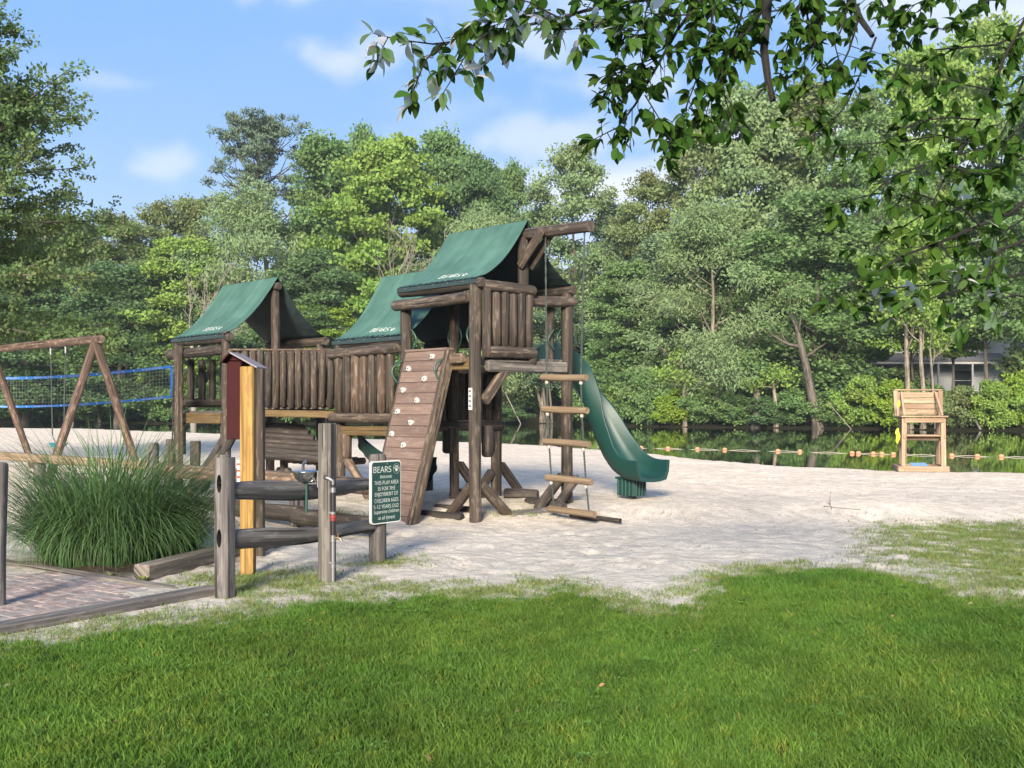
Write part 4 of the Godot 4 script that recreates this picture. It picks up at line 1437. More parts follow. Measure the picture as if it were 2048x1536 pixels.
# ---------------------------------------------------------------- round the fort
func build_fence() -> void:
	rng.seed = 31
	var f1 := Vector2(-2.16, 7.9)
	var f3 := Vector2(-1.24, 9.69)
	var fence := thing("split_rail_fence", "weathered grey split rail fence panel with mortised left post", "fence")
	# the near post, with two mortises cut through
	var c := CSGCombiner3D.new()
	c.name = "post"
	fence.add_child(c)
	c.position = w2(f1, 0.0)
	c.rotation.y = -0.32
	var body := CSGPolygon3D.new()
	body.name = "body"
	body.polygon = rounded(0.125, 0.115, 0.022, 3)
	body.depth = 1.12
	body.rotation.x = -PI / 2
	body.position = Vector3(0, 1.055, 0)
	body.material = M.fencepost
	c.add_child(body)
	for y in [0.86, 0.45]:
		var hole := CSGCylinder3D.new()
		hole.name = "mortise" if y > 0.6 else "mortise_001"
		hole.operation = CSGShape3D.OPERATION_SUBTRACTION
		hole.radius = 0.021
		hole.height = 0.17
		hole.sides = 16
		hole.rotation.x = PI / 2
		hole.position = Vector3(-0.012, y, 0.02)
		hole.scale = Vector3(1, 1, 3.3)
		hole.material = M.hole  # shade of the recess painted on the mortise walls
		c.add_child(hole)
	put(fence, "post_top", log_mesh(w2(f1, 1.0), w2(f1, 1.075), 0.045, 1.0, 0.8), M.fence)
	log_part(fence, "post", w2(f3, -0.08), w2(f3, 1.0), 0.082, M.fence, 1.0, 0.8)
	for e in [[0.80, 0.725, 0], [0.43, 0.345, 1]]:
		# split rails: wedge sections, tapering and wavy
		var b := Mb.new()
		var n := 16
		var dir := h2(f3 - f1).normalized()
		var side := dir.cross(Vector3.UP)
		for k in n + 1:
			var f := float(k) / n
			var p := w2(f1.lerp(f3, lerpf(-0.02, 1.0, f)), lerpf(e[0], e[1], f) - 0.02 * sin(PI * f) + 0.008 * sin(f * 9.0))
			var hh := (0.066 + 0.012 * sin(f * 5.0 + e[2])) * lerpf(0.9, 1.05, sin(PI * f))
			for q in [Vector2(-0.022, hh), Vector2(0.026, hh * 0.92), Vector2(0.04, 0.1 * hh), Vector2(0.022, -hh), Vector2(-0.024, -hh * 0.92), Vector2(-0.046, -0.12 * hh)]:
				b.vert(p + side * q.x + Vector3.UP * q.y, (side * q.x * 3.0 + Vector3.UP * q.y).normalized(), Vector2(q.angle() / TAU, f * 0.5 + e[2] * 0.3))
		for k in n:
			for j in 6:
				b.quad(k * 6 + j, k * 6 + (j + 1) % 6, (k + 1) * 6 + (j + 1) % 6, (k + 1) * 6 + j)
		var rm := b.mesh()
		var st := SurfaceTool.new()
		st.create_from(rm, 0)
		st.deindex()
		st.set_smooth_group(-1)
		st.generate_normals()
		put(fence, "rail", st.commit(), M.rail[e[2]])
	# the other post of the gateway, at the picture's left edge
	var gate := Vector2(-3.665, 7.45)
	var gp := log_part(self, "gate_post", w2(gate, -0.05), w2(gate + Vector2(0.02, 0.0), 1.04), 0.068, M.greydark, 1.05, 0.8)
	tag(gp, "dark weathered gate post beside the brick path at the left edge", "post")
	# the playground sign, fixed to the far post
	var n := Vector3(0.81, 0, 0.59).normalized()
	var x := Vector3.UP.cross(n).normalized()
	var sign := thing("playground_sign", "green playground rules sign with white lettering, paw print and white edge", "sign", W(-1.165, 0.655, 9.645))
	sign.basis = Basis(x * 0.86, Vector3.UP * 0.94, n)
	var b1 := Mb.new()
	b1.prism(rounded(0.46, 0.61, 0.035), 0.026, Transform3D())
	put(sign, "board", b1.mesh(), M.white)
	var b2 := Mb.new()
	b2.prism(rounded(0.438, 0.586, 0.03), 0.003, Transform3D(Basis(), Vector3(0, 0, 0.0145)))
	put(sign, "face", b2.mesh(), M.signgreen)
	var lt := Mb.new()
	var flat := func(p: Vector3, cx: float, cy: float) -> Array: return [Vector3(cx + p.x, cy + p.y, 0.0178), Vector3(0, 0, 1)]
	for e in [["BEARS", 0.058, 0.275, -0.065, 0.222], ["Welcome!", 0.030, 0.185, -0.01, 0.152], ["THIS PLAY AREA", 0.036, 0.375, 0, 0.094], ["IS FOR THE", 0.036, 0.27, 0, 0.036], ["ENJOYMENT OF", 0.036, 0.36, 0, -0.022], ["CHILDREN AGES", 0.036, 0.37, 0, -0.08], ["5-12 YEARS OLD", 0.036, 0.385, -0.005, -0.138], ["Supervise children", 0.032, 0.39, 0, -0.193], ["at all times!", 0.032, 0.26, 0, -0.247]]:
		print_mesh(lt, words(e[0], e[1], e[2]), flat.bind(e[3], e[4]))
	put(sign, "lettering", lt.mesh(), M.print)
	var pw := Mb.new()
	print_mesh(pw, paw(0.066), flat.bind(0.155, 0.222))
	put(sign, "paw_print", pw.mesh(), M.print)
	var ring := Mb.new()
	var rp := []
	for k in 9:
		rp.append(Vector3(0.155 + cos(TAU * k / 8 + 0.39) * 0.05, 0.222 + sin(TAU * k / 8 + 0.39) * 0.052, 0.017))
	put(sign, "emblem_outline", wire_mesh(rp, 0.0009, 5, false), M.print)
	var sc := Mb.new()
	for y in [0.275, -0.275]:
		sc.ball(Vector3(0.01, y, 0.017), Vector3(0.007, 0.007, 0.004), 8, 5)
	put(sign, "screw", sc.mesh(), M.zinc).set_meta("kind", "stuff")

func build_fountain() -> void:
	rng.seed = 41
	var p := Vector2(-1.525, 8.66)
	var w := thing("water_post", "square grey post carrying a steel drinking fountain, pipe and brass tap", "drinking fountain", w2(p, 0))
	w.rotation.y = -0.25
	put(w, "post", beam_mesh(Vector3(0, -0.1, 0), Vector3(0, 1.30, 0), 0.115, 0.115, 0.008, Vector3(1, 0, 0)), M.grey[0])
	# bowl
	var b := Mb.new()
	var c := Vector3(-0.185, 0.885, 0.0)
	var prof := [Vector2(0.02, -0.075), Vector2(0.06, -0.068), Vector2(0.09, -0.045), Vector2(0.105, -0.012), Vector2(0.112, 0.012), Vector2(0.120, 0.014), Vector2(0.112, 0.018), Vector2(0.098, 0.004), Vector2(0.08, -0.03), Vector2(0.04, -0.052), Vector2(0.005, -0.055)]
	for k in prof.size():
		var t: Vector2 = prof[mini(k + 1, prof.size() - 1)] - prof[maxi(k - 1, 0)]
		for j in 29:
			var a := TAU * j / 28
			var o := Vector3(cos(a), 0, sin(a))
			b.vert(c + o * prof[k].x + Vector3(0, prof[k].y, 0), (o * t.y - Vector3.UP * t.x).normalized())
	for k in prof.size() - 1:
		for j in 28:
			b.quad(k * 29 + j, k * 29 + j + 1, (k + 1) * 29 + j + 1, (k + 1) * 29 + j)
	var bowl := put(w, "bowl", b.mesh(), M.steel)
	put(bowl, "spout", wire_mesh([c + Vector3(-0.03, -0.02, 0), c + Vector3(-0.03, 0.055, 0), c + Vector3(-0.026, 0.08, 0), c + Vector3(-0.012, 0.098, 0.0), c + Vector3(-0.004, 0.102, 0)], 0.013), M.steel)
	put(w, "bracket", wire_mesh([c + Vector3(0.02, -0.085, 0), c + Vector3(0.06, -0.088, 0), c + Vector3(0.13, -0.08, 0)], 0.018), M.steel)
	put(w, "bracket", beam_mesh(Vector3(-0.064, 0.77, 0), Vector3(-0.064, 0.91, 0), 0.012, 0.09, 0.003, Vector3(1, 0, 0)), M.zinc)
	put(w, "push_button", log_mesh(c + Vector3(0.09, -0.04, 0.02), c + Vector3(0.09, -0.04, 0.06), 0.014), M.steel)
	put(w, "drain_pipe", wire_mesh([c + Vector3(0, -0.06, 0), c + Vector3(0, -0.33, 0)], 0.012), M.handle)
	# supply pipe down the right side
	var px := 0.075
	put(w, "elbow", wire_mesh([Vector3(0.02, 0.855, 0.062), Vector3(0.045, 0.85, 0.066), Vector3(px, 0.83, 0.055), Vector3(px, 0.79, 0.05)], 0.014), M.zinc)
	var hb := Mb.new()
	hb.ball(Vector3(0.012, 0.857, 0.057), Vector3(0.022, 0.022, 0.004), 10, 6)
	put(w, "pipe_hole", hb.mesh(), M.hole)  # flat dark disc, shade of the hole put into its colour
	put(w, "pipe", wire_mesh([Vector3(px, 0.80, 0.05), Vector3(px, 0.37, 0.05)], 0.0165), M.black)
	put(w, "pipe", wire_mesh([Vector3(px, 0.38, 0.05), Vector3(px, -0.02, 0.05)], 0.0155), M.zinc)
	for e in [[0.775, 0.735, 0.022, "zinc"], [0.575, 0.555, 0.022, "zinc"], [0.55, 0.525, 0.026, "red"], [0.52, 0.505, 0.023, "red"], [0.385, 0.33, 0.021, "zinc"], [0.15, 0.12, 0.021, "zinc"]]:
		put(w, "coupling", wire_mesh([Vector3(px, e[0], 0.05), Vector3(px, e[1], 0.05)], e[2], 10), M[e[3]])
	var tap := put(w, "tap", wire_mesh([Vector3(px, 0.362, 0.05), Vector3(px + 0.045, 0.365, 0.05), Vector3(px + 0.068, 0.355, 0.05), Vector3(px + 0.075, 0.335, 0.05)], 0.011), M.brass)
	put(tap, "tap_handle", wire_mesh([Vector3(px + 0.04, 0.37, 0.05), Vector3(px + 0.046, 0.40, 0.05)], 0.007), M.brass)
	put(tap, "tap_handle", wire_mesh([Vector3(px + 0.024, 0.40, 0.04), Vector3(px + 0.046, 0.398, 0.05), Vector3(px + 0.068, 0.405, 0.06)], 0.006), M.brass)
	for y in [0.16, 0.57]:
		put(w, "pipe_strap", beam_mesh(Vector3(px - 0.03, y, 0.065), Vector3(px + 0.022, y, 0.068), 0.016, 0.006, 0.001), M.zinc)
	# yellow post, brown post and the red box they carry
	var y0 := Vector2(-2.262, 9.0)
	var box := thing("red_box_on_posts", "tall dark red box with a little gable roof on a yellow timber post", "box on post", w2(y0, 0))
	put(box, "yellow_post", beam_mesh(Vector3(0, -0.06, 0), Vector3(0, 1.78, 0), 0.115, 0.11, 0.008, Vector3(1, 0, 0)), M.yellow)
	put(box, "brown_post", beam_mesh(Vector3(-0.19, -0.06, -1.15), Vector3(-0.19, 1.83, -1.15), 0.11, 0.11, 0.008, Vector3(1, 0, 0)), M.log[3])
	put(box, "cabinet", beam_mesh(Vector3(-0.125, 1.155, -0.16), Vector3(-0.125, 1.84, -0.16), 0.125, 0.30, 0.006, Vector3(1, 0, 0)), M.maroon)
	var pk := Vector3(-0.145, 1.90, 0)
	for s in [-1.0, 1.0]:
		var e := pk + (Vector3(0.235, -0.13, 0) if s > 0 else Vector3(-0.075, -0.085, 0))
		put(box, "roof_board", beam_mesh(pk + Vector3(0, 0, -0.16), e + Vector3(0, 0, -0.16), 0.014, 0.44, 0.003), M.shingle if s > 0 else M.maroon)
	var tri := Mb.new()
	tri.prism(PackedVector2Array([Vector2(-0.19, 1.825), Vector2(-0.06, 1.825), Vector2(-0.145, 1.885)]), 0.30, Transform3D(Basis(), Vector3(0, 0, -0.16)))
	put(box, "gable", tri.mesh(), M.maroon)
	var tagm := put(box, "warning_strip", beam_mesh(Vector3(-0.075, 0.79, 0.02), Vector3(-0.075, 0.98, 0.02), 0.032, 0.004, 0.001, Vector3(1, 0, 0)), M.white)
	for k in 3:
		put(tagm, "stripe", beam_mesh(Vector3(-0.075, 0.825 + k * 0.055, 0.0235), Vector3(-0.075, 0.845 + k * 0.055, 0.0235), 0.032, 0.002, 0.0005, Vector3(1, 0, 0)), M.red)

func build_barrier() -> void:
	rng.seed = 51
	var f := thing("log_barrier", "two rail brown log barrier running behind the tall grass and fence", "fence")
	log_part(f, "rail", W(-4.95, 0.56, 14.75), W(-2.55, 0.565, 12.45), 0.098, M.lograil[0], 0.92, 0.92)
	log_part(f, "rail", W(-2.62, 0.55, 12.52), W(-1.35, 0.56, 11.3), 0.09, M.lograil[0], 0.92, 0.92)
	log_part(f, "rail", W(-4.4, 0.17, 14.1), W(-2.5, 0.17, 12.4), 0.10, M.lograil[1], 0.92, 0.92)
	log_part(f, "rail", W(-2.55, 0.14, 12.42), W(-1.48, 0.13, 11.48), 0.10, M.lograil[1], 0.92, 0.92)
	beam(f, "board_rail", W(-8.9, 0.62, 17.9), W(-5.1, 0.60, 14.86), 0.13, 0.16, M.pale[1], 0.012)
	for e in [[-5.1, 14.9, 0.93], [-2.58, 12.6, 0.5], [-3.8, 13.75, 0.5], [-7.6, 16.9, 0.55]]:
		log_part(f, "post", W(e[0], 0.0, e[1]), W(e[0], e[2], e[1]), 0.09, M.grey[1], 1.0, 0.8)

func build_swing() -> void:
	rng.seed = 61
	var s := thing("swing_frame", "log swing frame with crossed legs in front of the volleyball net", "swing set")
	var a := Vector2(-7.06, 17.8)
	var b := a - U * 5.1
	log_part(s, "beam", w2(a + U * 0.2, 2.58), w2(b - U * 0.2, 2.62), 0.075, M.swing, 0.9, 0.9)
	for p in [a, b]:
		var gp := V * 0.82
		for sg in [-1.0, 1.0]:
			var q: Vector2 = p + gp * sg
			log_part(s, "leg", w2(q, ground_at(q.x, q.y) - 0.1), w2(p - gp * 0.06 * sg + U * 0.06 * sg, 2.62), 0.07, M.swing, 1.0, 0.8)
	for e in [[1.3, 2.0, "teal belt swing hanging under the log beam nearest the fort"]]:
		var sw := thing("belt_swing", e[2], "swing")
		var p0: Vector2 = a - U * e[0]
		var p1: Vector2 = a - U * e[1]
		var top := 2.52
		var c0 := w2(p0.lerp(p1, 0.12), 0.78)
		var c1 := w2(p1.lerp(p0, 0.12), 0.78)
		for k in 2:
			var t := w2(p0 if k == 0 else p1, top)
			var q: Vector3 = c0 if k == 0 else c1
			put(sw, "rope", wire_mesh([t, q + Vector3(0, 0.14, 0)], 0.011, 6), M.rope)
			put(sw, "hanger", wire_mesh([t + Vector3(0, 0.06, 0), t - Vector3(0, 0.12, 0)], 0.022, 6), M.zinc)
			for z in [-1.0, 1.0]:
				put(sw, "triangle", wire_mesh([q + Vector3(0, 0.14, 0), q + h2(V) * 0.07 * z], 0.006, 5), M.zinc)
		var m := Mb.new()
		var n := 12
		for j in n + 1:
			var t := float(j) / n
			var p := c0.lerp(c1, t) - Vector3(0, 0.075 * sin(PI * t), 0)
			for k in 2:
				for y in 2:
					m.vert(p + h2(V) * 0.075 * (1.0 if k == 0 else -1.0) + Vector3(0, 0.008 * y, 0), Vector3(0, 1.0 if y == 1 else -1.0, 0))
		for j in n:
			var q := j * 4
			m.quad(q, q + 2, q + 6, q + 4)
			m.quad(q + 1, q + 3, q + 7, q + 5)
			m.quad(q, q + 1, q + 5, q + 4)
			m.quad(q + 2, q + 3, q + 7, q + 6)
		put(sw, "seat", m.mesh(), M.teal)

func build_net() -> void:
	var net := thing("volleyball_net", "blue banded beach volleyball net stretched left of the fort", "net")
	var p0 := Vector2(-9.06, 28.0)
	var p1 := Vector2(-17.4, 30.6)
	var len := p0.distance_to(p1)
	var dir := h2(p1 - p0).normalized()
	var nrm := Vector3.UP.cross(dir).normalized()
	if nrm.z < 0: nrm = -nrm
	var top := func(s: float) -> float: return 2.52 - 0.17 * sin(PI * clampf(s / len, 0, 1)) - 0.02 * s
	var low := func(s: float) -> float: return top.call(s) - 0.80
	for k in 2:
		var p := p0 - (p1 - p0).normalized() * 0.22 if k == 0 else p1 + (p1 - p0).normalized() * 0.22
		put(net, "pole", wire_mesh([w2(p, 0.0), w2(p, 2.68)], 0.035, 10), M.zinc)
	for e in [[0, top, 0.075], [1, low, 0.06]]:
		var b := Mb.new()
		var n := 40
		for j in n + 1:
			var s := len * j / n
			var y: float = e[1].call(s)
			for q in [Vector2(0.006, e[2] / 2), Vector2(0.006, -e[2] / 2), Vector2(-0.006, -e[2] / 2), Vector2(-0.006, e[2] / 2)]:
				b.vert(w2(p0, y + q.y) + dir * s + nrm * q.x, nrm * signf(q.x))
		for j in n:
			for k in 4:
				b.quad(j * 4 + k, j * 4 + (k + 1) % 4, j * 4 + 4 + (k + 1) % 4, j * 4 + 4 + k)
		var band := put(net, "band", b.mesh(), M.blue)
		var lb := Mb.new()
		var fit: float = e[2] * 0.52
		for k in 7:
			var s0 := 0.62 + k * 1.18
			var place := func(p: Vector3, sc: float) -> Array:
				# the lettering reads from the left, which is the far end
				var s := sc - p.x
				return [w2(p0, e[1].call(s) + p.y) + dir * s + nrm * 0.0085, nrm]
			print_mesh(lb, words("PRO BEACH VOLLEYBALL", fit, 0.66), place.bind(s0))
			print_mesh(lb, [PackedVector3Array([Vector3(-0.02, -fit / 2, 0), Vector3(0.014, -fit / 2, 0), Vector3(0.02, fit / 2, 0), Vector3(-0.014, fit / 2, 0)]), PackedInt32Array([0, 1, 2, 0, 2, 3])], place.bind(s0 + 0.59))
		put(band, "lettering", lb.mesh(), M.white).set_meta("kind", "stuff")
	for s in [0.02, len - 0.02]:
		put(net, "side_band", beam_mesh(w2(p0, low.call(s)) + dir * s, w2(p0, top.call(s)) + dir * s, 0.012, 0.07, 0.002, nrm), M.blue)
	for k in 2:
		var y: float = top.call(0.0) if k == 0 else low.call(0.0)
		put(net, "tie_cord", wire_mesh([w2(p0, y), w2(p0, y + 0.06 * (1 - k)) - dir * 0.2], 0.008, 5), M.white)
	var mesh_b := Mb.new()
	var step := 0.1
	for j in int(len / step):
		var s := j * step
		mesh_b.tube([w2(p0, low.call(s)) + dir * s, w2(p0, top.call(s)) + dir * s], [0.0019, 0.0019], 3, false)
	for r in range(1, 8):
		var pts := []
		var rad := []
		for j in 21:
			var s := len * j / 20.0
			pts.append(w2(p0, lerpf(low.call(s), top.call(s), r / 8.0)) + dir * s)
			rad.append(0.0019)
		mesh_b.tube(pts, rad, 3, false)
	put(net, "mesh_cords", mesh_b.mesh(), M.cord).set_meta("kind", "stuff")

func build_chair() -> void:
	rng.seed = 71
	var ch := thing("lifeguard_chair", "pale wooden lifeguard chair at the water's edge", "lifeguard chair", W(8.12, ground_at(8.12, 20.8), 20.8), -0.12)
	var g := -0.0
	var bm := func(called: String, p: Vector3, q: Vector3, hh: float, ww: float, k := 0, up := Vector3.UP) -> void:
		put(ch, called, beam_mesh(p, q, hh, ww, 0.006, up), M.pale[k])
	# ground frame
	bm.call("skid", Vector3(-0.53, 0.05, 0.30), Vector3(0.43, 0.05, 0.30), 0.11, 0.09, 0)
	bm.call("skid", Vector3(-0.45, 0.05, -0.50), Vector3(0.53, 0.05, -0.50), 0.11, 0.09, 1)
	bm.call("skid", Vector3(-0.49, 0.055, 0.25), Vector3(-0.43, 0.055, -0.45), 0.10, 0.09, 1)
	bm.call("skid", Vector3(0.40, 0.055, 0.25), Vector3(0.48, 0.055, -0.45), 0.10, 0.09, 1)
	var Z := Vector3(1, 0, 0)
	for s in [-1.0, 1.0]:
		bm.call("leg", Vector3(-0.04 + s * 0.375, 0.1, 0.27), Vector3(-0.02 + s * 0.365, 1.06, 0.20), 0.095, 0.06, 2, Z)
		bm.call("leg", Vector3(0.07 + s * 0.36, 0.1, -0.45), Vector3(0.06 + s * 0.36, 1.06, -0.38), 0.095, 0.06, 0, Z)
		bm.call("side_rail", Vector3(-0.02 + s * 0.375, 1.0, 0.24), Vector3(0.07 + s * 0.375, 1.0, -0.44), 0.09, 0.04, 1)
		bm.call("side_rail", Vector3(-0.02 + s * 0.385, 0.68, 0.28), Vector3(0.07 + s * 0.385, 0.68, -0.46), 0.08, 0.035, 0)
		bm.call("arm", Vector3(-0.0 + s * 0.36, 1.09, 0.10), Vector3(0.0 + s * 0.325, 1.56, -0.29), 0.05, 0.04, 2)
		bm.call("back_post", Vector3(0.01 + s * 0.42, 1.05, -0.30), Vector3(0.005 + s * 0.435, 1.59, -0.33), 0.09, 0.075, 2 if s < 0 else 1, Z)
	bm.call("apron", Vector3(-0.39, 1.0, 0.24), Vector3(0.35, 1.0, 0.24), 0.09, 0.035, 0)
	for k in 5:
		bm.call("seat_board", Vector3(-0.46, 1.075, 0.24 - k * 0.125), Vector3(0.42, 1.075, 0.24 - k * 0.125), 0.03, 0.118, k % 3)
	for k in 4:
		bm.call("back_slat", Vector3(-0.40, 1.16 + k * 0.115, -0.33), Vector3(0.42, 1.16 + k * 0.115, -0.33), 0.108, 0.025, k % 3)
	bm.call("top_board", Vector3(-0.46, 1.605, -0.35), Vector3(0.47, 1.605, -0.35), 0.03, 0.13, 1)
	for k in 2:
		bm.call("footrest", Vector3(-0.36, 0.70, 0.16 - k * 0.14), Vector3(0.36, 0.70, 0.16 - k * 0.14), 0.035, 0.13, k)
	bm.call("footrest_beam", Vector3(-0.34, 0.64, 0.05), Vector3(0.42, 0.64, 0.05), 0.08, 0.04, 1)
	var fl := Mb.new()
	fl.ball(W(7.50, 0.88, 20.42), Vector3(0.042, 0.155, 0.04), 10, 8)
	for k in fl.v.size():
		fl.v[k].x += 0.012 * sin(fl.v[k].y * 31.0)
	tag(put(self, "rescue_tube", fl.mesh(), M.lightyellow), "bright yellow cloth bundle hanging from the chair's left leg", "rescue tube")
	var fm := Mb.new()
	fm.ball(W(7.645, 1.5, 20.75), Vector3(0.03, 0.07, 0.03), 8, 6)
	tag(put(self, "yellow_whistle_cord", fm.mesh(), M.lightyellow), "small yellow knot on the upper left corner of the lifeguard chair", "cord")
	var bb := Mb.new()
	bb.box(Transform3D(Basis(Vector3.UP, 0.2) * Basis(Vector3.RIGHT, 0.5), W(8.12, 0.27, 20.9)), Vector3(0.36, 0.02, 0.22), 0.008)
	tag(put(self, "kick_board", bb.mesh(), M.lightblue), "pale blue board lying on the lifeguard chair's ground frame", "board")

func build_buoys() -> void:
	var line := thing("buoy_line", "swimming area line of small orange floats across the dark water", "buoy line")
	var pts := [W(3.4, WATER + 0.02, 42.0), W(5.13, WATER + 0.02, 40.6), W(7.6, WATER + 0.02, 39.0), W(9.5, WATER + 0.02, 37.7), W(11.6, WATER + 0.02, 36.0), W(12.9, WATER + 0.02, 35.0), W(15.5, WATER + 0.02, 33.4), W(21, WATER + 0.02, 30.5)]
	var sag := []
	for k in pts.size() - 1:
		for j in 12:
			var q: Vector3 = pts[k].lerp(pts[k + 1], j / 12.0)
			sag.append(q + Vector3(0, -0.012 - 0.02 * sin(q.x * 5.0), 0))
	put(line, "rope", wire_mesh(sag, 0.011, 5), M.ropepale)
	for e in [[5.0, 40.7], [5.95, 40.08], [6.96, 39.42], [7.87, 38.84], [9.54, 37.67], [10.2, 37.2], [11.65, 35.96], [11.82, 35.83], [12.22, 35.52], [12.45, 35.35], [12.75, 35.1], [13.05, 34.9], [14.3, 34.14], [14.95, 33.73], [15.55, 33.37]]:
		var b := Mb.new()
		b.ball(W(e[0], WATER + 0.03, e[1]), Vector3(0.09, 0.065, 0.07), 12, 8)
		put(line, "float", b.mesh(), M.orange)

# ---------------------------------------------------------------- plants near by
func build_tall_grass() -> void:
	rng.seed = 81
	var clump := thing("tall_grass_clump", "large fountain-shaped clump of tall ornamental grass beside the brick path", "ornamental grass", W(-3.78, 0, 9.95))
	var b := Mb.new()
	var hubs := [Vector3(-0.34, 0.9, 0.05), Vector3(0.02, 1.12, -0.1), Vector3(0.33, 1.0, 0.06), Vector3(0.1, 0.95, 0.26), Vector3(-0.2, 1.05, 0.24), Vector3(-0.1, 1.0, -0.28), Vector3(0.42, 0.85, -0.15)]
	for k in 5200:
		var a := rng.randf() * TAU
		var r0 := 0.24 * sqrt(rng.randf())
		var hub: Vector3 = hubs[k % hubs.size()]
		var p := Vector3(cos(a) * r0 * 1.2 + hub.x, -0.02, sin(a) * r0 + hub.z)
		if rng.randf() < 0.75 and Vector2(p.x, p.z).length() > 0.12:
			a = atan2(p.z, p.x)
		var lean := rng.randf_range(0.05, 1.0)
		var an := a + rng.randf_range(-0.7, 0.7)
		var out := Vector3(cos(an) * 1.22, 0, sin(an))
		var len := rng.randf_range(0.8, 1.6) * (1.0 - 0.25 * lean) * hub.y * (0.6 if rng.randf() < 0.06 else 1.0)
		var side := Vector3(-sin(an + rng.randf_range(-0.8, 0.8)), 0, cos(an)).normalized() * rng.randf_range(0.0035, 0.0068)
		var tone := rng.randf_range(0.55, 1.25) * (1.7 if rng.randf() < 0.16 else 1.0)
		var dry := rng.randf() < 0.10
		var col := Color(tone * (1.9 if dry else rng.randf_range(0.85, 1.2)), tone * (1.35 if dry else 1.0), tone * rng.randf_range(0.8, 1.15))
		var ang := lerpf(1.52, 0.95, lean)
		var bend := rng.randf_range(1.5, 3.0) * (0.4 + lean)
		var n := 9
		var q := p
		var f := b.v.size()
		for j in n + 1:
			var t := float(j) / n
			var w := side * (1.0 - pow(t, 2.5)) * (0.7 + 0.3 * minf(1.0, t * 5.0))
			if j == n:
				b.v.append(q); b.c.append(col)
			else:
				b.v.append(q - w); b.v.append(q + w)
				b.c.append(col); b.c.append(col)
			var th := ang - bend * pow(t, 1.7)
			q += (out * cos(th) + Vector3.UP * sin(th)) * len / n
			q.y = maxf(q.y, 0.01)
		for j in n - 1:
			b.i.append_array(PackedInt32Array([f + j * 2, f + j * 2 + 1, f + j * 2 + 3, f + j * 2, f + j * 2 + 3, f + j * 2 + 2]))
		b.i.append_array(PackedInt32Array([f + n * 2 - 2, f + n * 2 - 1, f + n * 2]))
	put(clump, "blades", b.mesh(), M.tallgrass).set_meta("kind", "stuff")
	# low weeds
	var wd := Mb.new()
	for k in 26:
		var a := rng.randf() * TAU
		var d := Vector3(cos(a), rng.randf_range(0.35, 1.1), sin(a)).normalized()
		add_leaf(wd, Vector3(0, 0.005, 0), d, Vector3.UP, rng.randf_range(0.05, 0.12), 0.2, Color(1, 1, 1) * rng.randf_range(0.8, 1.2))
	var wm := wd.mesh()
	var spots := [[-2.50, 8.1, 1.0, "leafy weed growing at the foot of the mortised fence post"], [-3.02, 8.62, 0.7, "leafy weed growing against the near end of the landscape timber"], [-3.35, 8.75, 0.8, "bright weed sprouting from the edge of the brick path below the tall grass"], [-3.0, 8.35, 0.5, "small weed between the two kerb timbers of the brick path"]]
	for e in spots:
		var o := put(self, "weed", wm, M.drygrass)
		o.position = W(e[0], 0.0, e[1])
		o.scale = Vector3.ONE * e[2]
		o.rotation.y = e[0] * 9.0
		tag(o, e[3], "weed")
	# a dead stem and a forked twig standing in the sand
	var tb := Mb.new()
	var tips := []
	bough(tb, W(4.03, 0.14, 13.25), Vector3(0.1, 1, 0), 0.14, 0.006, 1, 0.25, 0.0, tips, 0.003)
	tb.tube([W(3.95, 0.18, 13.3), W(4.1, 0.175, 13.1), W(4.3, 0.17, 12.95)], [0.006, 0.005, 0.004], 5, false)
	tag(put(self, "forked_twig", tb.mesh(), M.litter), "small forked twig lying alone on the open sand", "twig")

func leaf_shape(seed: int) -> ArrayMesh:
	# one broad leaf, 1 long, folded along its midrib and arching over
	rng.seed = seed
	var b := Mb.new()
	var n := 7
	var arch := rng.randf_range(0.15, 0.45)
	var fold := rng.randf_range(0.12, 0.3)
	var wd := rng.randf_range(0.24, 0.31)
	var twist := rng.randf_range(-0.4, 0.4)
	for j in n + 1:
		var t := float(j) / n
		var w := wd * pow(sin(PI * clampf(pow(t, 0.8), 0.02, 1.0)), 0.8) + 0.006
		var y := -arch * t * t
		for k in 3:
			var s := float(k - 1)
			var a := twist * t
			b.vert(Vector3(t, y + absf(s) * w * fold + s * w * sin(a) , s * w * cos(a) + 0.012 * sin(t * 14.0 + s)), Vector3(arch * t, 1, -s * fold).normalized(), Vector2(t, k / 2.0))
	for j in n:
		for k in 2:
			b.quad(j * 3 + k, j * 3 + k + 1, j * 3 + 4 + k, j * 3 + 3 + k)
	return b.mesh()

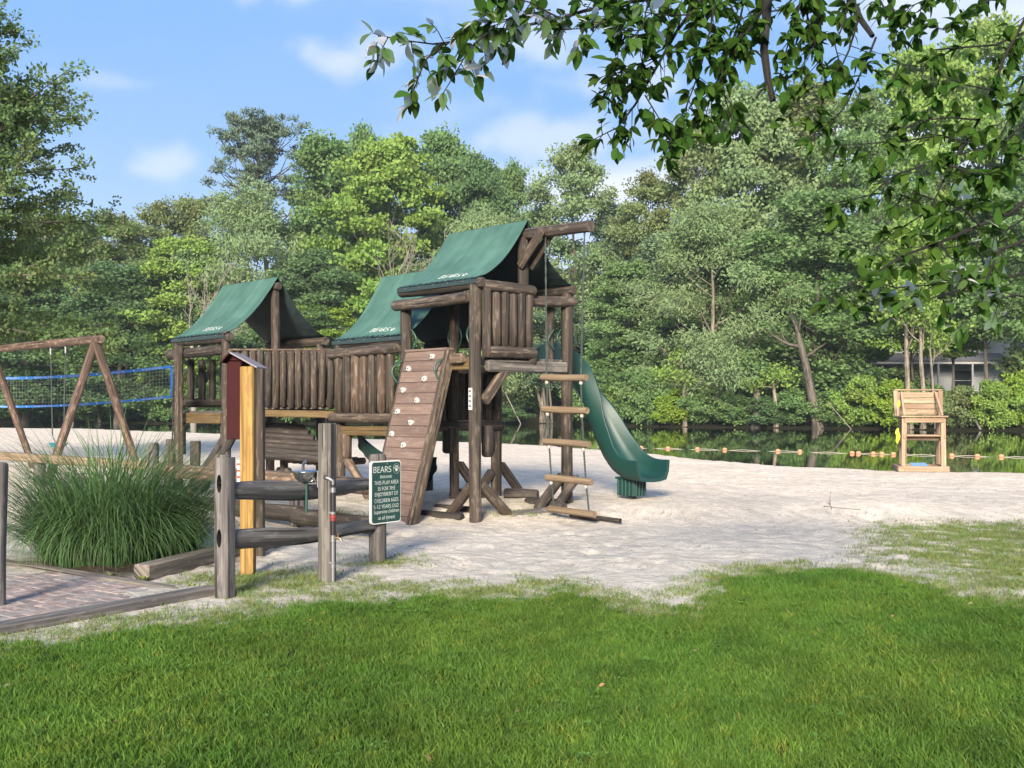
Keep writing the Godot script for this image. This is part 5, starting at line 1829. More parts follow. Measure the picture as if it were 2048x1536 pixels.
func build_overhang() -> void:
	var tree := thing("overhanging_tree", "dark broad-leaved tree whose leafy boughs hang into the upper right corner", "tree", Vector3.ZERO)
	var shapes := []
	for k in 6:
		shapes.append(leaf_shape(200 + k))
	rng.seed = 91
	var wb := Mb.new()
	# trunk and limbs stand right of the frame
	wb.tube([W(5.4, -0.1, 4.2), W(5.35, 1.2, 4.25), W(5.2, 2.6, 4.4), W(5.0, 4.2, 4.6), W(4.8, 6.5, 4.9)], [0.30, 0.24, 0.22, 0.19, 0.12], 12, false)
	put(tree, "trunk", wb.mesh(), M.bark)
	var twigs := [
		[[Vector3(1.456, 3.763, -5.6), Vector3(0.987, 3.608, -5.51), Vector3(0.568, 3.518, -5.42), Vector3(0.365, 3.443, -5.33), Vector3(0.242, 3.371, -5.24), Vector3(-0.029, 3.286, -5.15), Vector3(-0.125, 3.235, -5.06), Vector3(-0.272, 3.162, -4.97), Vector3(-0.367, 3.119, -4.88), Vector3(-0.5, 3.106, -4.79), Vector3(-0.598, 3.097, -4.7)], 0.012, 16],
		[[Vector3(-0.326, 3.077, -4.75), Vector3(-0.387, 2.994, -4.725), Vector3(-0.416, 2.918, -4.7)], 0.004, 20],
		[[Vector3(-0.111, 3.124, -4.75), Vector3(-0.189, 3.05, -4.725), Vector3(-0.244, 2.941, -4.7)], 0.004, 20],
		[[Vector3(0.226, 3.245, -4.9), Vector3(0.083, 3.301, -4.85), Vector3(-0.032, 3.316, -4.8)], 0.005, 20],
		[[Vector3(0.181, 3.323, -5), Vector3(0.061, 3.262, -4.9), Vector3(-0.089, 3.19, -4.8)], 0.005, 22],
		[[Vector3(-0.009, 3.425, -4.9), Vector3(-0.09, 3.289, -4.85), Vector3(-0.146, 3.201, -4.8)], 0.005, 20],
		[[Vector3(0.545, 3.433, -5.2), Vector3(0.403, 3.276, -5.1), Vector3(0.229, 3.228, -5)], 0.005, 18],
		[[Vector3(0.657, 3.418, -5), Vector3(0.621, 3.228, -5), Vector3(0.567, 3.223, -5)], 0.004, 16],
		[[Vector3(1.109, 3.817, -5.6), Vector3(0.991, 3.577, -5.53333), Vector3(0.862, 3.395, -5.46667), Vector3(0.735, 3.166, -5.4), Vector3(0.625, 2.967, -5.33333), Vector3(0.529, 2.834, -5.26667), Vector3(0.448, 2.78, -5.2)], 0.012, 18],
		[[Vector3(0.798, 3.298, -5.3), Vector3(0.64, 3.292, -5.25), Vector3(0.49, 3.28, -5.2)], 0.004, 18],
		[[Vector3(0.76, 3.209, -5.3), Vector3(0.59, 3.13, -5.25), Vector3(0.498, 3.077, -5.2)], 0.004, 18],
		[[Vector3(0.697, 3.083, -5.3), Vector3(0.578, 3.018, -5.25), Vector3(0.473, 2.983, -5.2)], 0.004, 18],
		[[Vector3(0.671, 3.007, -5.3), Vector3(0.74, 2.868, -5.25), Vector3(0.782, 2.755, -5.2)], 0.004, 18],
		[[Vector3(0.915, 3.449, -5.4), Vector3(0.772, 3.411, -5.3), Vector3(0.584, 3.399, -5.2)], 0.005, 20],
		[[Vector3(1.07, 3.629, -5.4), Vector3(1.014, 3.362, -5.375), Vector3(0.958, 3.15, -5.35), Vector3(0.877, 2.939, -5.325), Vector3(0.823, 2.805, -5.3)], 0.006, 20],
		[[Vector3(1.269, 3.763, -5.6), Vector3(1.205, 3.478, -5.55), Vector3(1.116, 3.25, -5.5), Vector3(1.028, 3.026, -5.45), Vector3(0.941, 2.883, -5.4)], 0.007, 20],
		[[Vector3(1.378, 3.603, -5.4), Vector3(1.216, 3.359, -5.36667), Vector3(1.057, 3.246, -5.33333), Vector3(0.898, 3.209, -5.3)], 0.006, 18],
		[[Vector3(1.589, 3.737, -5.6), Vector3(1.5, 3.484, -5.56667), Vector3(1.439, 3.288, -5.53333), Vector3(1.404, 3.172, -5.5)], 0.006, 20],
		[[Vector3(1.173, 3.371, -5.4), Vector3(1.07, 3.114, -5.4), Vector3(1.121, 2.934, -5.4), Vector3(1.147, 2.87, -5.4)], 0.005, 18],
		[[Vector3(1.672, 3.778, -5.7), Vector3(1.438, 3.563, -5.63333), Vector3(1.262, 3.511, -5.56667), Vector3(1.09, 3.407, -5.5)], 0.006, 18],
		[[Vector3(1.351, 3.722, -5.5), Vector3(1.336, 3.512, -5.5), Vector3(1.32, 3.303, -5.5), Vector3(1.341, 3.145, -5.5), Vector3(1.367, 3.035, -5.5)], 0.03, 0],
		[[Vector3(1.344, 3.119, -5.5), Vector3(1.304, 3.088, -5.5), Vector3(1.278, 3.051, -5.5)], 0.008, 0],
		[[Vector3(1.815, 3.888, -5.9), Vector3(1.867, 3.695, -5.8), Vector3(1.895, 3.534, -5.7), Vector3(1.923, 3.411, -5.6)], 0.022, 0],
		[[Vector3(1.848, 3.642, -5.7), Vector3(1.869, 3.513, -5.68), Vector3(1.817, 3.357, -5.66), Vector3(1.748, 3.216, -5.64), Vector3(1.649, 3.103, -5.62), Vector3(1.536, 3.025, -5.6)], 0.008, 14],
		[[Vector3(1.941, 3.403, -5.6), Vector3(1.897, 3.303, -5.58), Vector3(1.83, 3.164, -5.56), Vector3(1.77, 3.039, -5.54), Vector3(1.693, 2.936, -5.52), Vector3(1.587, 2.87, -5.5)], 0.007, 14],
		[[Vector3(1.883, 3.257, -5.6), Vector3(1.945, 3.193, -5.55), Vector3(2.006, 3.172, -5.5)], 0.005, 14],
		[[Vector3(1.701, 3.791, -5.8), Vector3(1.682, 3.519, -5.73333), Vector3(1.608, 3.359, -5.66667), Vector3(1.536, 3.23, -5.6)], 0.007, 18],
		[[Vector3(1.867, 3.791, -5.8), Vector3(1.818, 3.546, -5.73333), Vector3(1.743, 3.386, -5.66667), Vector3(1.749, 3.257, -5.6)], 0.007, 18],
		[[Vector3(2.131, 3.901, -6), Vector3(2.136, 3.704, -5.93333), Vector3(2.168, 3.595, -5.86667), Vector3(2.212, 3.515, -5.8)], 0.008, 18],
		[[Vector3(2.046, 3.873, -6), Vector3(2.078, 3.645, -5.85), Vector3(2.079, 3.479, -5.7)], 0.008, 18],
		[[Vector3(2.77, 3.888, -5.9), Vector3(2.679, 3.718, -5.825), Vector3(2.535, 3.607, -5.75), Vector3(2.408, 3.511, -5.675), Vector3(2.309, 3.443, -5.6)], 0.01, 16],
		[[Vector3(2.911, 3.551, -5.9), Vector3(2.679, 3.441, -5.825), Vector3(2.453, 3.401, -5.75), Vector3(2.273, 3.362, -5.675), Vector3(2.189, 3.23, -5.6)], 0.008, 16],
		[[Vector3(2.812, 3.588, -5.7), Vector3(2.665, 3.335, -5.675), Vector3(2.559, 3.058, -5.65), Vector3(2.454, 2.89, -5.625), Vector3(2.389, 2.803, -5.6), Vector3(2.299, 2.651, -5.575), Vector3(2.209, 2.474, -5.55), Vector3(2.015, 2.351, -5.525), Vector3(1.875, 2.242, -5.5)], 0.01, 16],
		[[Vector3(2.563, 3.123, -5.6), Vector3(2.394, 3.135, -5.55), Vector3(2.242, 3.172, -5.5)], 0.006, 18],
		[[Vector3(2.496, 2.963, -5.6), Vector3(2.322, 2.967, -5.56667), Vector3(2.176, 2.945, -5.53333), Vector3(2.032, 2.884, -5.5)], 0.006, 18],
		[[Vector3(2.416, 2.843, -5.6), Vector3(2.262, 2.87, -5.55), Vector3(2.085, 2.831, -5.5), Vector3(1.91, 2.805, -5.45), Vector3(1.738, 2.78, -5.4)], 0.006, 18],
		[[Vector3(2.785, 3.235, -5.7), Vector3(2.672, 2.999, -5.63333), Vector3(2.561, 2.795, -5.56667), Vector3(2.504, 2.674, -5.5)], 0.006, 18],
		[[Vector3(2.763, 2.963, -5.6), Vector3(2.606, 2.844, -5.55), Vector3(2.425, 2.779, -5.5)], 0.006, 18],
		[[Vector3(2.294, 2.7, -5.5), Vector3(2.377, 2.65, -5.45), Vector3(2.458, 2.626, -5.4)], 0.006, 16],
		[[Vector3(2.216, 2.517, -5.5), Vector3(2.092, 2.546, -5.45), Vector3(1.995, 2.497, -5.4)], 0.005, 16],
		[[Vector3(2.715, 2.549, -5.4), Vector3(2.548, 2.428, -5.37143), Vector3(2.356, 2.346, -5.34286), Vector3(2.166, 2.265, -5.31429), Vector3(1.978, 2.198, -5.28571), Vector3(1.843, 2.118, -5.25714), Vector3(1.683, 2.04, -5.22857), Vector3(1.6, 2.012, -5.2)], 0.012, 16],
		[[Vector3(2.362, 2.346, -5.3), Vector3(2.265, 2.417, -5.25), Vector3(2.169, 2.433, -5.2)], 0.006, 16],
		[[Vector3(2.16, 2.263, -5.3), Vector3(2.169, 2.173, -5.2), Vector3(2.2, 2.134, -5.1)], 0.006, 16],
		[[Vector3(2.615, 2.284, -5.2), Vector3(2.398, 2.204, -5.16), Vector3(2.331, 2.088, -5.12), Vector3(2.216, 2.011, -5.08), Vector3(2.054, 1.97, -5.04), Vector3(1.919, 1.918, -5)], 0.01, 15],
		[[Vector3(2.59, 2.111, -5.2), Vector3(2.394, 2.055, -5.15), Vector3(2.225, 2.049, -5.1), Vector3(2.01, 2.019, -5.05), Vector3(1.824, 2.001, -5)], 0.007, 15],
		[[Vector3(2.346, 2.146, -5.1), Vector3(2.263, 1.995, -5.05), Vector3(2.205, 1.894, -5)], 0.006, 14],
		[[Vector3(2.59, 2.408, -5.2), Vector3(2.467, 2.325, -5.15), Vector3(2.346, 2.268, -5.1)], 0.006, 16],
		[[Vector3(2.419, 3.847, -5.8), Vector3(2.351, 3.696, -5.7), Vector3(2.203, 3.603, -5.6), Vector3(2.072, 3.525, -5.5)], 0.008, 18],
		[[Vector3(0.592, 3.695, -5.5), Vector3(0.546, 3.487, -5.43333), Vector3(0.578, 3.334, -5.36667), Vector3(0.671, 3.209, -5.3)], 0.006, 20],
		[[Vector3(1.563, 3.751, -5.7), Vector3(1.599, 3.455, -5.63333), Vector3(1.633, 3.299, -5.56667), Vector3(1.64, 3.172, -5.5)], 0.006, 20],
		[[Vector3(2.812, 2.801, -5.7), Vector3(2.618, 2.704, -5.63333), Vector3(2.455, 2.557, -5.56667), Vector3(2.32, 2.465, -5.5)], 0.006, 18],
		[[Vector3(2.163, 2.7, -5.5), Vector3(1.994, 2.64, -5.46667), Vector3(1.853, 2.53, -5.43333), Vector3(1.738, 2.497, -5.4)], 0.006, 16],
		[[Vector3(2.615, 1.962, -5.2), Vector3(2.443, 1.976, -5.1), Vector3(2.3, 1.942, -5)], 0.006, 12],
	]
	var leaves := []
	var tw := Mb.new()
	for e in twigs:
		var pts: Array = e[0]
		var rad := []
		for k in pts.size():
			rad.append(lerpf(e[1], 0.0025 if e[2] > 0.0 else e[1] * 0.6, float(k) / (pts.size() - 1)))
		tw.tube(pts, rad, 6, false)
		if e[2] <= 0.0:
			continue
		# leafy shoots all along the twig
		for k in pts.size() - 1:
			var seg: Vector3 = pts[k + 1] - pts[k]
			var n := int(seg.length() * e[2] * (1.55 if pts[0].x < 1.6 else 1.1))
			for j in n + (2 if k == pts.size() - 2 else 0):
				var f := (j + rng.randf()) / maxf(1.0, n)
				var at: Vector3 = pts[k] + seg * minf(f, 1.0)
				var dir := (seg.normalized() * 0.7 + unit() * 0.9 + Vector3(0, -0.15, 0)).normalized()
				var l := rng.randf_range(0.03, 0.17)
				var tip := at + dir * l + Vector3(0, -0.15 * l, 0)
				tw.tube([at, (at + tip) / 2 + unit() * 0.008, tip], [0.003, 0.0022, 0.0015], 4, false)
				for m in rng.randi_range(3, 7):
					var ld := (dir * 0.75 + unit() * 0.95 + Vector3(0, -0.25, 0)).normalized()
					var up := (Vector3.UP + unit() * 0.75).normalized()
					var z := ld.cross(up).normalized()
					var s := rng.randf_range(0.052, 0.094)
					var p := tip.lerp(at, rng.randf() * 0.5)
					leaves.append(Transform3D(Basis(ld, z.cross(ld), z).scaled_local(Vector3(s, s, s * rng.randf_range(0.8, 1.15))), p))
	put(tree, "branches", tw.mesh(), M.barkdark)
	# leaves nearest the eye are parts of their own, the rest one mass
	leaves.sort_custom(func(a: Transform3D, b: Transform3D) -> bool: return absf(a.origin.z) < absf(b.origin.z))
	var tints := [M.leaf]
	for k in 3:
		var m: StandardMaterial3D = M.leaf.duplicate()
		m.albedo_color = lin([0.025, 0.050, 0.038][k], [0.062, 0.105, 0.086][k], [0.014, 0.017, 0.016][k])
		tints.append(m)
	var rest := [[], [], [], [], [], []]
	var cols := [[], [], [], [], [], []]
	var seen := 0
	for k in leaves.size():
		var xf: Transform3D = leaves[k]
		var inside := absf(xf.origin.x) < -xf.origin.z * 0.487 and xf.origin.y < 1.43 - xf.origin.z * 0.386
		if seen < 300 and inside and k % 2 == 0:
			seen += 1
			var o := put(tree, "leaf", shapes[k % 6], tints[k % 4])
			o.transform = xf
		else:
			rest[k % 6].append(xf)
			var c := rng.randf_range(0.75, 1.3)
			cols[k % 6].append(Color(c * rng.randf_range(0.85, 1.25), c, c))
	for k in 6:
		scatter("foliage", shapes[k], M.leaf, rest[k], cols[k], tree)

func build_oak() -> void:
	rng.seed = 101
	var d0 := 21.5
	var o := thing("pin_oak", "near oak with feathery layered boughs reaching in from the left edge", "tree", W(-12.2, 0.1, d0))
	var wb := Mb.new()
	var lb := Mb.new()
	var line := []
	var rad := []
	for k in 9:
		var f := k / 8.0
		line.append(Vector3(0.15 * sin(f * 4.0), f * 8.9, 0.1 * cos(f * 5.0)))
		rad.append(lerpf(0.2, 0.03, f))
	wb.tube(line, rad, 10, false)
	for l in 125:
		var t := l / 125.0
		var y := lerpf(2.9, 8.9, t)
		var an := l * 2.39996 + rng.randf() * 0.5
		var dir := Vector3(cos(an), rng.randf_range(-0.08, 0.25) + 0.5 * t, sin(an)).normalized()
		var reach := lerpf(5.0, 1.7, pow(t, 1.5)) * rng.randf_range(0.70, 1.1)
		var pts := [Vector3(0, y, 0)]
		var rr := [lerpf(0.06, 0.02, t)]
		var p := Vector3(0, y, 0)
		var dd := dir
		var n := 9
		for k in n:
			dd = (dd + unit() * 0.16 + Vector3(0, 0.02, 0)).normalized()
			p += dd * reach / n
			pts.append(p)
			rr.append(lerpf(rr[0], 0.008, float(k + 1) / n))
		wb.tube(pts, rr, 5, false)
		var warm := rng.randf_range(0.9, 1.25)
		for k in range(2, n + 1):
			for s in (rng.randi_range(4, 6) if k < n else 4):
				var q: Vector3 = pts[k].lerp(pts[k - 1], rng.randf())
				var sd := (dd * 0.6 + unit() * Vector3(1, 0.45, 1)).normalized()
				var sl := rng.randf_range(0.25, 0.85) * lerpf(1.0, 0.7, float(k) / n)
				wb.tube([q, q + sd * sl * 0.5 + unit() * 0.04, q + sd * sl], [0.009, 0.006, 0.004], 3, false)
				var tone := rng.randf_range(0.72, 1.25)
				for m in int(24 * sl / 0.5) + 7:
					var at := q + sd * sl * rng.randf_range(0.1, 1.08) + unit() * 0.09
					add_leaf(lb, at, (sd * 0.5 + unit()).normalized(), (unit() + Vector3.UP * 0.8).normalized(), rng.randf_range(0.06, 0.115), 0.34, Color(tone * warm, tone, tone * 0.95))
	put(o, "trunk", wb.mesh(), M.bark)
	put(o, "crown", lb.mesh(), leafy(0.125, 0.200, 0.075, 0.9))

# ---------------------------------------------------------------- the far shore
func build_far_shore() -> void:
	var kinds := {
		"broad": make_tree(301, {"h": 20.0, "r": 6.0, "base": 0.077, "lobes": 32, "clumps": 462, "leaves": 101, "size": 0.310, "asp": 0.34, "flat": 0.55, "up": 0.7, "droop": 0.15, "clump": 1.15, "peak": 0.8, "trunk": 0.30}),
		"broad2": make_tree(302, {"h": 20.0, "r": 5.5, "base": 0.055, "lobes": 37, "clumps": 462, "leaves": 101, "size": 0.292, "asp": 0.36, "flat": 0.6, "up": 0.6, "droop": 0.1, "clump": 1.1, "peak": 0.95, "trunk": 0.28}),
		"tall": make_tree(303, {"h": 20.0, "r": 4.2, "base": 0.066, "lobes": 32, "clumps": 418, "leaves": 95, "size": 0.284, "asp": 0.36, "flat": 0.7, "up": 0.5, "droop": 0.2, "clump": 1.05, "peak": 0.85, "trunk": 0.26}),
		"willow": make_tree(304, {"h": 16.0, "r": 6.5, "base": 0.044, "lobes": 32, "clumps": 484, "leaves": 107, "size": 0.310, "asp": 0.18, "flat": 0.8, "up": 0.3, "droop": 0.75, "clump": 1.15, "peak": 0.75, "trunk": 0.26}),
		"lacy": make_tree(305, {"h": 20.0, "r": 5.0, "base": 0.18, "lobes": 30, "clumps": 363, "leaves": 78, "size": 0.267, "asp": 0.36, "flat": 0.6, "up": 0.5, "droop": 0.2, "clump": 1.0, "peak": 1.0, "trunk": 0.24}),
		"maple": make_tree(306, {"h": 20.0, "r": 6.0, "base": 0.055, "lobes": 40, "clumps": 528, "leaves": 95, "size": 0.292, "asp": 0.42, "flat": 0.4, "up": 0.9, "droop": 0.25, "clump": 1.1, "peak": 0.9, "trunk": 0.26}),
		"shrub": make_tree(307, {"h": 4.0, "r": 2.6, "base": 0.02, "lobes": 20, "clumps": 187, "leaves": 75, "size": 0.232, "asp": 0.4, "flat": 0.7, "up": 0.6, "droop": 0.1, "clump": 0.55, "peak": 0.6, "trunk": 0.06}),
		"high": make_tree(309, {"h": 14.0, "r": 4.0, "base": 0.30, "lobes": 22, "clumps": 253, "leaves": 81, "size": 0.241, "asp": 0.4, "flat": 0.45, "up": 0.8, "droop": 0.2, "clump": 0.85, "peak": 1.0, "trunk": 0.13}),
		"pine": make_pine(308),
	}
	var tint := {
		"mid": leafy(0.155, 0.26, 0.095), "olive": leafy(0.19, 0.245, 0.10), "pale": leafy(0.22, 0.31, 0.145), "bright": leafy(0.225, 0.35, 0.08),
		"dark": leafy(0.115, 0.20, 0.085), "needle": leafy(0.095, 0.14, 0.09, 0.4), "lime": leafy(0.225, 0.345, 0.05), "blue": leafy(0.145, 0.225, 0.135),
	}
	# kind, x, distance, height, width, tint, trunk, label
	var trees := [
		["broad", -62.60, 118.0, 22.97, 21.91, "olive", false, "dull olive tree on the far shore behind the near oak at the left edge"],
		["broad2", -49.62, 114.0, 22.20, 14.82, "olive", false, "olive-brown rounded tree showing just right of the near oak"],
		["lacy", -44.17, 118.0, 21.63, 13.88, "olive", false, "brownish airy tree between the near oak and the low gap in the treeline"],
		["lacy", -41.60, 122.0, 23.48, 10.57, "olive", false, "small lacy crown standing highest just left of the low gap of sky"],
		["broad2", -38.14, 124.0, 24.53, 10.75, "olive", false, "rounded olive crown right of the lacy crown, level with the left canopy"],
		["maple", -34.24, 107.0, 19.11, 13.91, "bright", false, "bright green leafy tree above and left of the leftmost canopy"],
		["willow", -27.97, 110.0, 23.43, 19.07, "pale", false, "broad pale feathery tree below the tall dark pine"],
		["pine", -28.70, 122.0, 31.81, 14.35, "needle", false, "tall dark pine with flat needle clumps rising above the left treeline"],
		["tall", -20.77, 116.0, 30.21, 13.64, "mid", false, "tall dense green tree just right of the dark pine"],
		["broad", -17.66, 124.0, 32.50, 13.05, "mid", false, "green crown peeping up between the dense tree and the bright maple"],
		["maple", -12.41, 109.0, 29.80, 16.19, "bright", true, "big bright yellow-green maple in the middle of the treeline"],
		["tall", -7.81, 118.0, 31.41, 10.96, "mid", false, "tall green tree with thin upright twigs right of the bright maple"],
		["broad", -3.20, 114.0, 27.28, 12.00, "dark", false, "dark green rounded tree above the tall canopy's left end"],
		["broad2", -0.11, 120.0, 27.48, 9.66, "mid", false, "small olive-topped crown just left of the open gap of sky"],
		["lacy", 5.86, 108.0, 27.06, 12.70, "pale", false, "loose pale tree with an open crown behind the swing beam's end"],
		["willow", -2.44, 104.5, 20.94, 15.53, "pale", false, "low pale willowy tree just over the tall canopy's ridge"],
		["broad2", 10.90, 110.0, 20.85, 10.21, "blue", false, "grey-green tree low in the gap right of the swing beam"],
		["lacy", 12.63, 99.0, 21.75, 9.19, "olive", false, "yellowish airy tree at the left end of the tall right-hand trees"],
		["lacy", 17.00, 97.0, 26.39, 11.41, "olive", false, "tall yellowish tree with sky showing through, under the overhanging leaves"],
		["broad", 21.53, 95.0, 28.86, 15.29, "pale", false, "largest pale olive tree behind the hanging broken limb"],
		["tall", 27.30, 97.0, 29.80, 13.21, "olive", false, "tall olive tree right of the hanging broken limb"],
		["lacy", 30.14, 92.0, 26.88, 12.53, "mid", false, "gappy green tree with bare forked limbs left of the bright tall one"],
		["maple", 45.90, 116.0, 38.75, 17.23, "bright", false, "bright tall tree near the upper right corner"],
		["lacy", 54.27, 117.0, 41.75, 18.83, "bright", false, "bright airy tree rising highest at the right edge"],
		["broad", 46.77, 88.0, 30.80, 15.25, "mid", false, "large green tree cut off by the right edge of the view"],
		["willow", 16.72, 86.5, 18.00, 15.53, "pale", true, "pale weeping tree leaning left over the water"],
		["broad2", 24.24, 84.0, 18.40, 14.56, "mid", false, "full green tree over the dark hollow left of the white house"],
		["maple", 9.89, 94.0, 13.79, 9.89, "mid", false, "mid-green tree standing behind the slide"],
		["high", 29.48, 77.0, 15.16, 8.10, "bright", false, "light leafy tree straight above the lifeguard chair in front of the house"],
		["high", 34.42, 76.0, 16.82, 11.29, "mid", false, "dense green tree in front of the house at the right edge"],
		["high", 26.86, 82.0, 12.95, 7.61, "mid", false, "small leafy tree half covering the left end of the white house"],
		["high", 33.56, 80.0, 11.18, 8.42, "bright", false, "light leafy tree half covering the middle of the white house"],
		["broad", -20.60, 105.0, 17.23, 14.95, "dark", false, "dark green tree filling the space between the left and middle canopies"],
		["maple", -18.43, 103.5, 12.13, 10.89, "lime", false, "lime-green low tree just above the bridge railing"],
		["broad2", -39.07, 104.0, 16.72, 14.16, "dark", false, "dark tree behind the right crossed legs of the swing frame"],
		["broad", -48.45, 105.0, 19.05, 16.90, "dark", false, "dark tree behind the left end of the volleyball net"],
		["lacy", 3.01, 103.5, 14.17, 9.61, "blue", true, "multi-stemmed grey-green tree at the water seen under the tall tower's deck"],
		["broad", 21.73, 92.0, 15.62, 12.53, "mid", false, "mid-green tree filling the middle of the right-hand wood"],
		["tall", 13.70, 94.0, 15.62, 9.89, "blue", false, "grey-green upright tree behind the pale weeping one"],
		["broad2", -8.12, 104.0, 16.22, 13.52, "mid", false, "green tree hidden behind the tall tower's roof"],
	]
	var k := 0
	var stemmed: Node3D
	for e in trees:
		k += 1
		var planted := plant("pine_tree" if e[0] == "pine" else "tree", e[7], "tree", "", kinds[e[0]], e[1], e[2], e[3], e[4], tint[e[5]], M.barkpale if e[6] else M.bark, k * 1.7)
		if e[7].begins_with("multi-stemmed"):
			stemmed = planted
	var shrubs := [
		[6.40, 95.3, 3.90, 5.03, "mid", "green shrub, first counting right from the slide along the far bank"],
		[8.65, 90.4, 3.26, 4.63, "bright", "bright green shrub, second counting right from the slide along the far bank"],
		[11.04, 87.2, 4.43, 4.77, "mid", "green shrub, third counting right from the slide along the far bank"],
		[13.08, 85.6, 2.98, 4.44, "lime", "lime-green shrub, fourth counting right from the slide along the far bank"],
		[15.61, 84.9, 3.12, 4.31, "mid", "green shrub, fifth counting right from the slide along the far bank"],
		[17.69, 83.3, 2.49, 4.56, "mid", "green shrub, sixth counting right from the slide along the far bank"],
		[19.86, 81.6, 2.29, 4.97, "dark", "dark green shrub, seventh counting right from the slide along the far bank"],
		[21.90, 81.2, 2.83, 4.84, "mid", "green shrub, eighth counting right from the slide along the far bank"],
		[24.10, 79.6, 2.63, 4.70, "mid", "green shrub, ninth counting right from the slide along the far bank"],
		[26.04, 78.0, 3.72, 4.11, "bright", "bright green shrub, tenth counting right from the slide along the far bank"],
		[27.66, 75.8, 3.36, 4.28, "lime", "lime-green shrub, eleventh counting right from the slide along the far bank"],
		[29.64, 74.4, 2.97, 3.97, "mid", "green shrub, twelfth counting right from the slide along the far bank"],
		[31.36, 73.1, 2.90, 3.80, "olive", "yellowish shrub, thirteenth counting right from the slide along the far bank"],
		[32.97, 72.0, 3.25, 3.69, "bright", "bright green shrub, fourteenth counting right from the slide along the far bank"],
		[35.05, 72.1, 3.74, 3.79, "lime", "lime-green shrub, fifteenth counting right from the slide along the far bank"],
		[36.86, 71.3, 3.92, 4.35, "mid", "green shrub, sixteenth counting right from the slide along the far bank"],
		[-57.84, 112.1, 4.36, 6.71, "mid", "green shrub, first counting right from the left edge along the far bank"],
		[-53.33, 111.5, 3.73, 6.65, "bright", "bright green shrub, second counting right from the left edge along the far bank"],
		[-48.55, 109.7, 2.07, 6.53, "dark", "dark green shrub, third counting right from the left edge along the far bank"],
		[-43.92, 108.0, 2.35, 5.65, "dark", "dark green shrub, fourth counting right from the left edge along the far bank"],
		[-39.64, 107.6, 3.63, 5.77, "mid", "green shrub, fifth counting right from the left edge along the far bank"],
		[-34.99, 105.9, 4.15, 6.08, "mid", "green shrub, sixth counting right from the left edge along the far bank"],
		[-30.20, 104.1, 3.61, 6.11, "dark", "dark green shrub, seventh counting right from the left edge along the far bank"],
		[-25.90, 103.8, 3.80, 6.25, "mid", "green shrub, eighth counting right from the left edge along the far bank"],
		[-21.42, 103.6, 4.08, 6.27, "mid", "green shrub, ninth counting right from the left edge along the far bank"],
		[-16.95, 103.5, 4.10, 5.28, "bright", "bright green shrub, tenth counting right from the left edge along the far bank"],
		[-12.50, 103.3, 4.12, 5.91, "dark", "dark green shrub, eleventh counting right from the left edge along the far bank"],
		[-8.15, 104.4, 3.83, 6.05, "dark", "dark green shrub, twelfth counting right from the left edge along the far bank"],
		[-3.67, 104.2, 2.55, 5.84, "dark", "dark green shrub, thirteenth counting right from the left edge along the far bank"],
		[-0.69, 103.8, 1.79, 5.41, "dark", "dark green shrub, fourteenth counting right from the left edge along the far bank"],
	]
	for e in shrubs:
		k += 1
		plant("bank_shrub", e[5], "shrub", "shrubs along the far bank", kinds.shrub, e[0], e[1], e[2], e[3], tint[e[4]], M.bark, k * 2.3)
	# the woods behind, one mass
	rng.seed = 401
	for kd in ["broad", "tall", "lacy", "maple"]:
		var whole: ArrayMesh = kinds[kd].crown
		var places := []
		var tints := []
		var n := 22
		for j in n:
			var x := lerpf(-95, 110, (j + rng.randf()) / n)
			var d := on_line(FAR, x) + rng.randf_range(24, 50)
			if x > 24 and x < 60 and d < 113:
				continue
			var s := rng.randf_range(0.55, 0.78)
			places.append(Transform3D(Basis(Vector3.UP, rng.randf() * TAU).scaled(Vector3(s * 1.25, s, s * 1.25)), W(x, ground_at(x, d) - 1.5, d)))
			var g := rng.randf_range(0.7, 1.0)
			tints.append(Color(g, g, g))
		var o := scatter("distant_woods", whole, tint.mid if kd != "broad" else tint.dark, places, tints)
		tag(o, "deep green woods filling the gaps behind the lakeside trees", "woods", "woods behind the far shore")
	var up := []
	var ut := []
	for j in 190:
		var x := rng.randf_range(-75, 85)
		var d := on_line(FAR, x) + rng.randf_range(3.5, 22)
		if x > 24 and x < 52 and d > 80:
			continue
		var s := rng.randf_range(0.7, 1.5)
		up.append(Transform3D(Basis(Vector3.UP, rng.randf() * TAU).scaled(Vector3(s * 1.3, s, s * 1.3)), W(x, ground_at(x, d) - 0.2, d)))
		var g := rng.randf_range(0.6, 1.05)
		ut.append(Color(g * rng.randf_range(0.9, 1.15), g, g))
	tag(scatter("undergrowth", kinds.shrub.crown, tint.mid, up, ut), "leafy undergrowth massed beneath the lakeside trees", "undergrowth")
	# bare grey trees
	for e in [[-9.9, 98.5, 10.5, 0.0, 501, "bare dead tree with crooked grey boughs between the two right-hand canopies", 8.3], [-30.2, 98.5, 9.5, 0.35, 502, "bare pale-limbed dead tree rising behind the leftmost green canopy", 6.5]]:
		rng.seed = e[4]
		var b := Mb.new()
		var tips := []
		var h: float = e[2]
		for j in 3:
			bough(b, Vector3(0, -0.2, 0) if j == 0 else Vector3(0.1 * j, h * 0.15, 0), Vector3(e[3] + (j - 1) * 0.4, 1, 0.1 * j).normalized(), h * 0.5, 0.17 - 0.03 * j, 3, 0.32, 0.3, tips, 0.02)
		var o := thing("dead_tree", e[5], "tree", W(e[0], ground_at(e[0], e[1]) - 0.1 + e[6], e[1]))
		b.tube([Vector3(0.3, -e[6] - 0.2, 0), Vector3(0.35, -e[6] * 0.5, 0), Vector3(0, 0.1, 0)], [0.34, 0.28, 0.23], 8, false)
		put(o, "trunk", b.mesh(), M.bone)
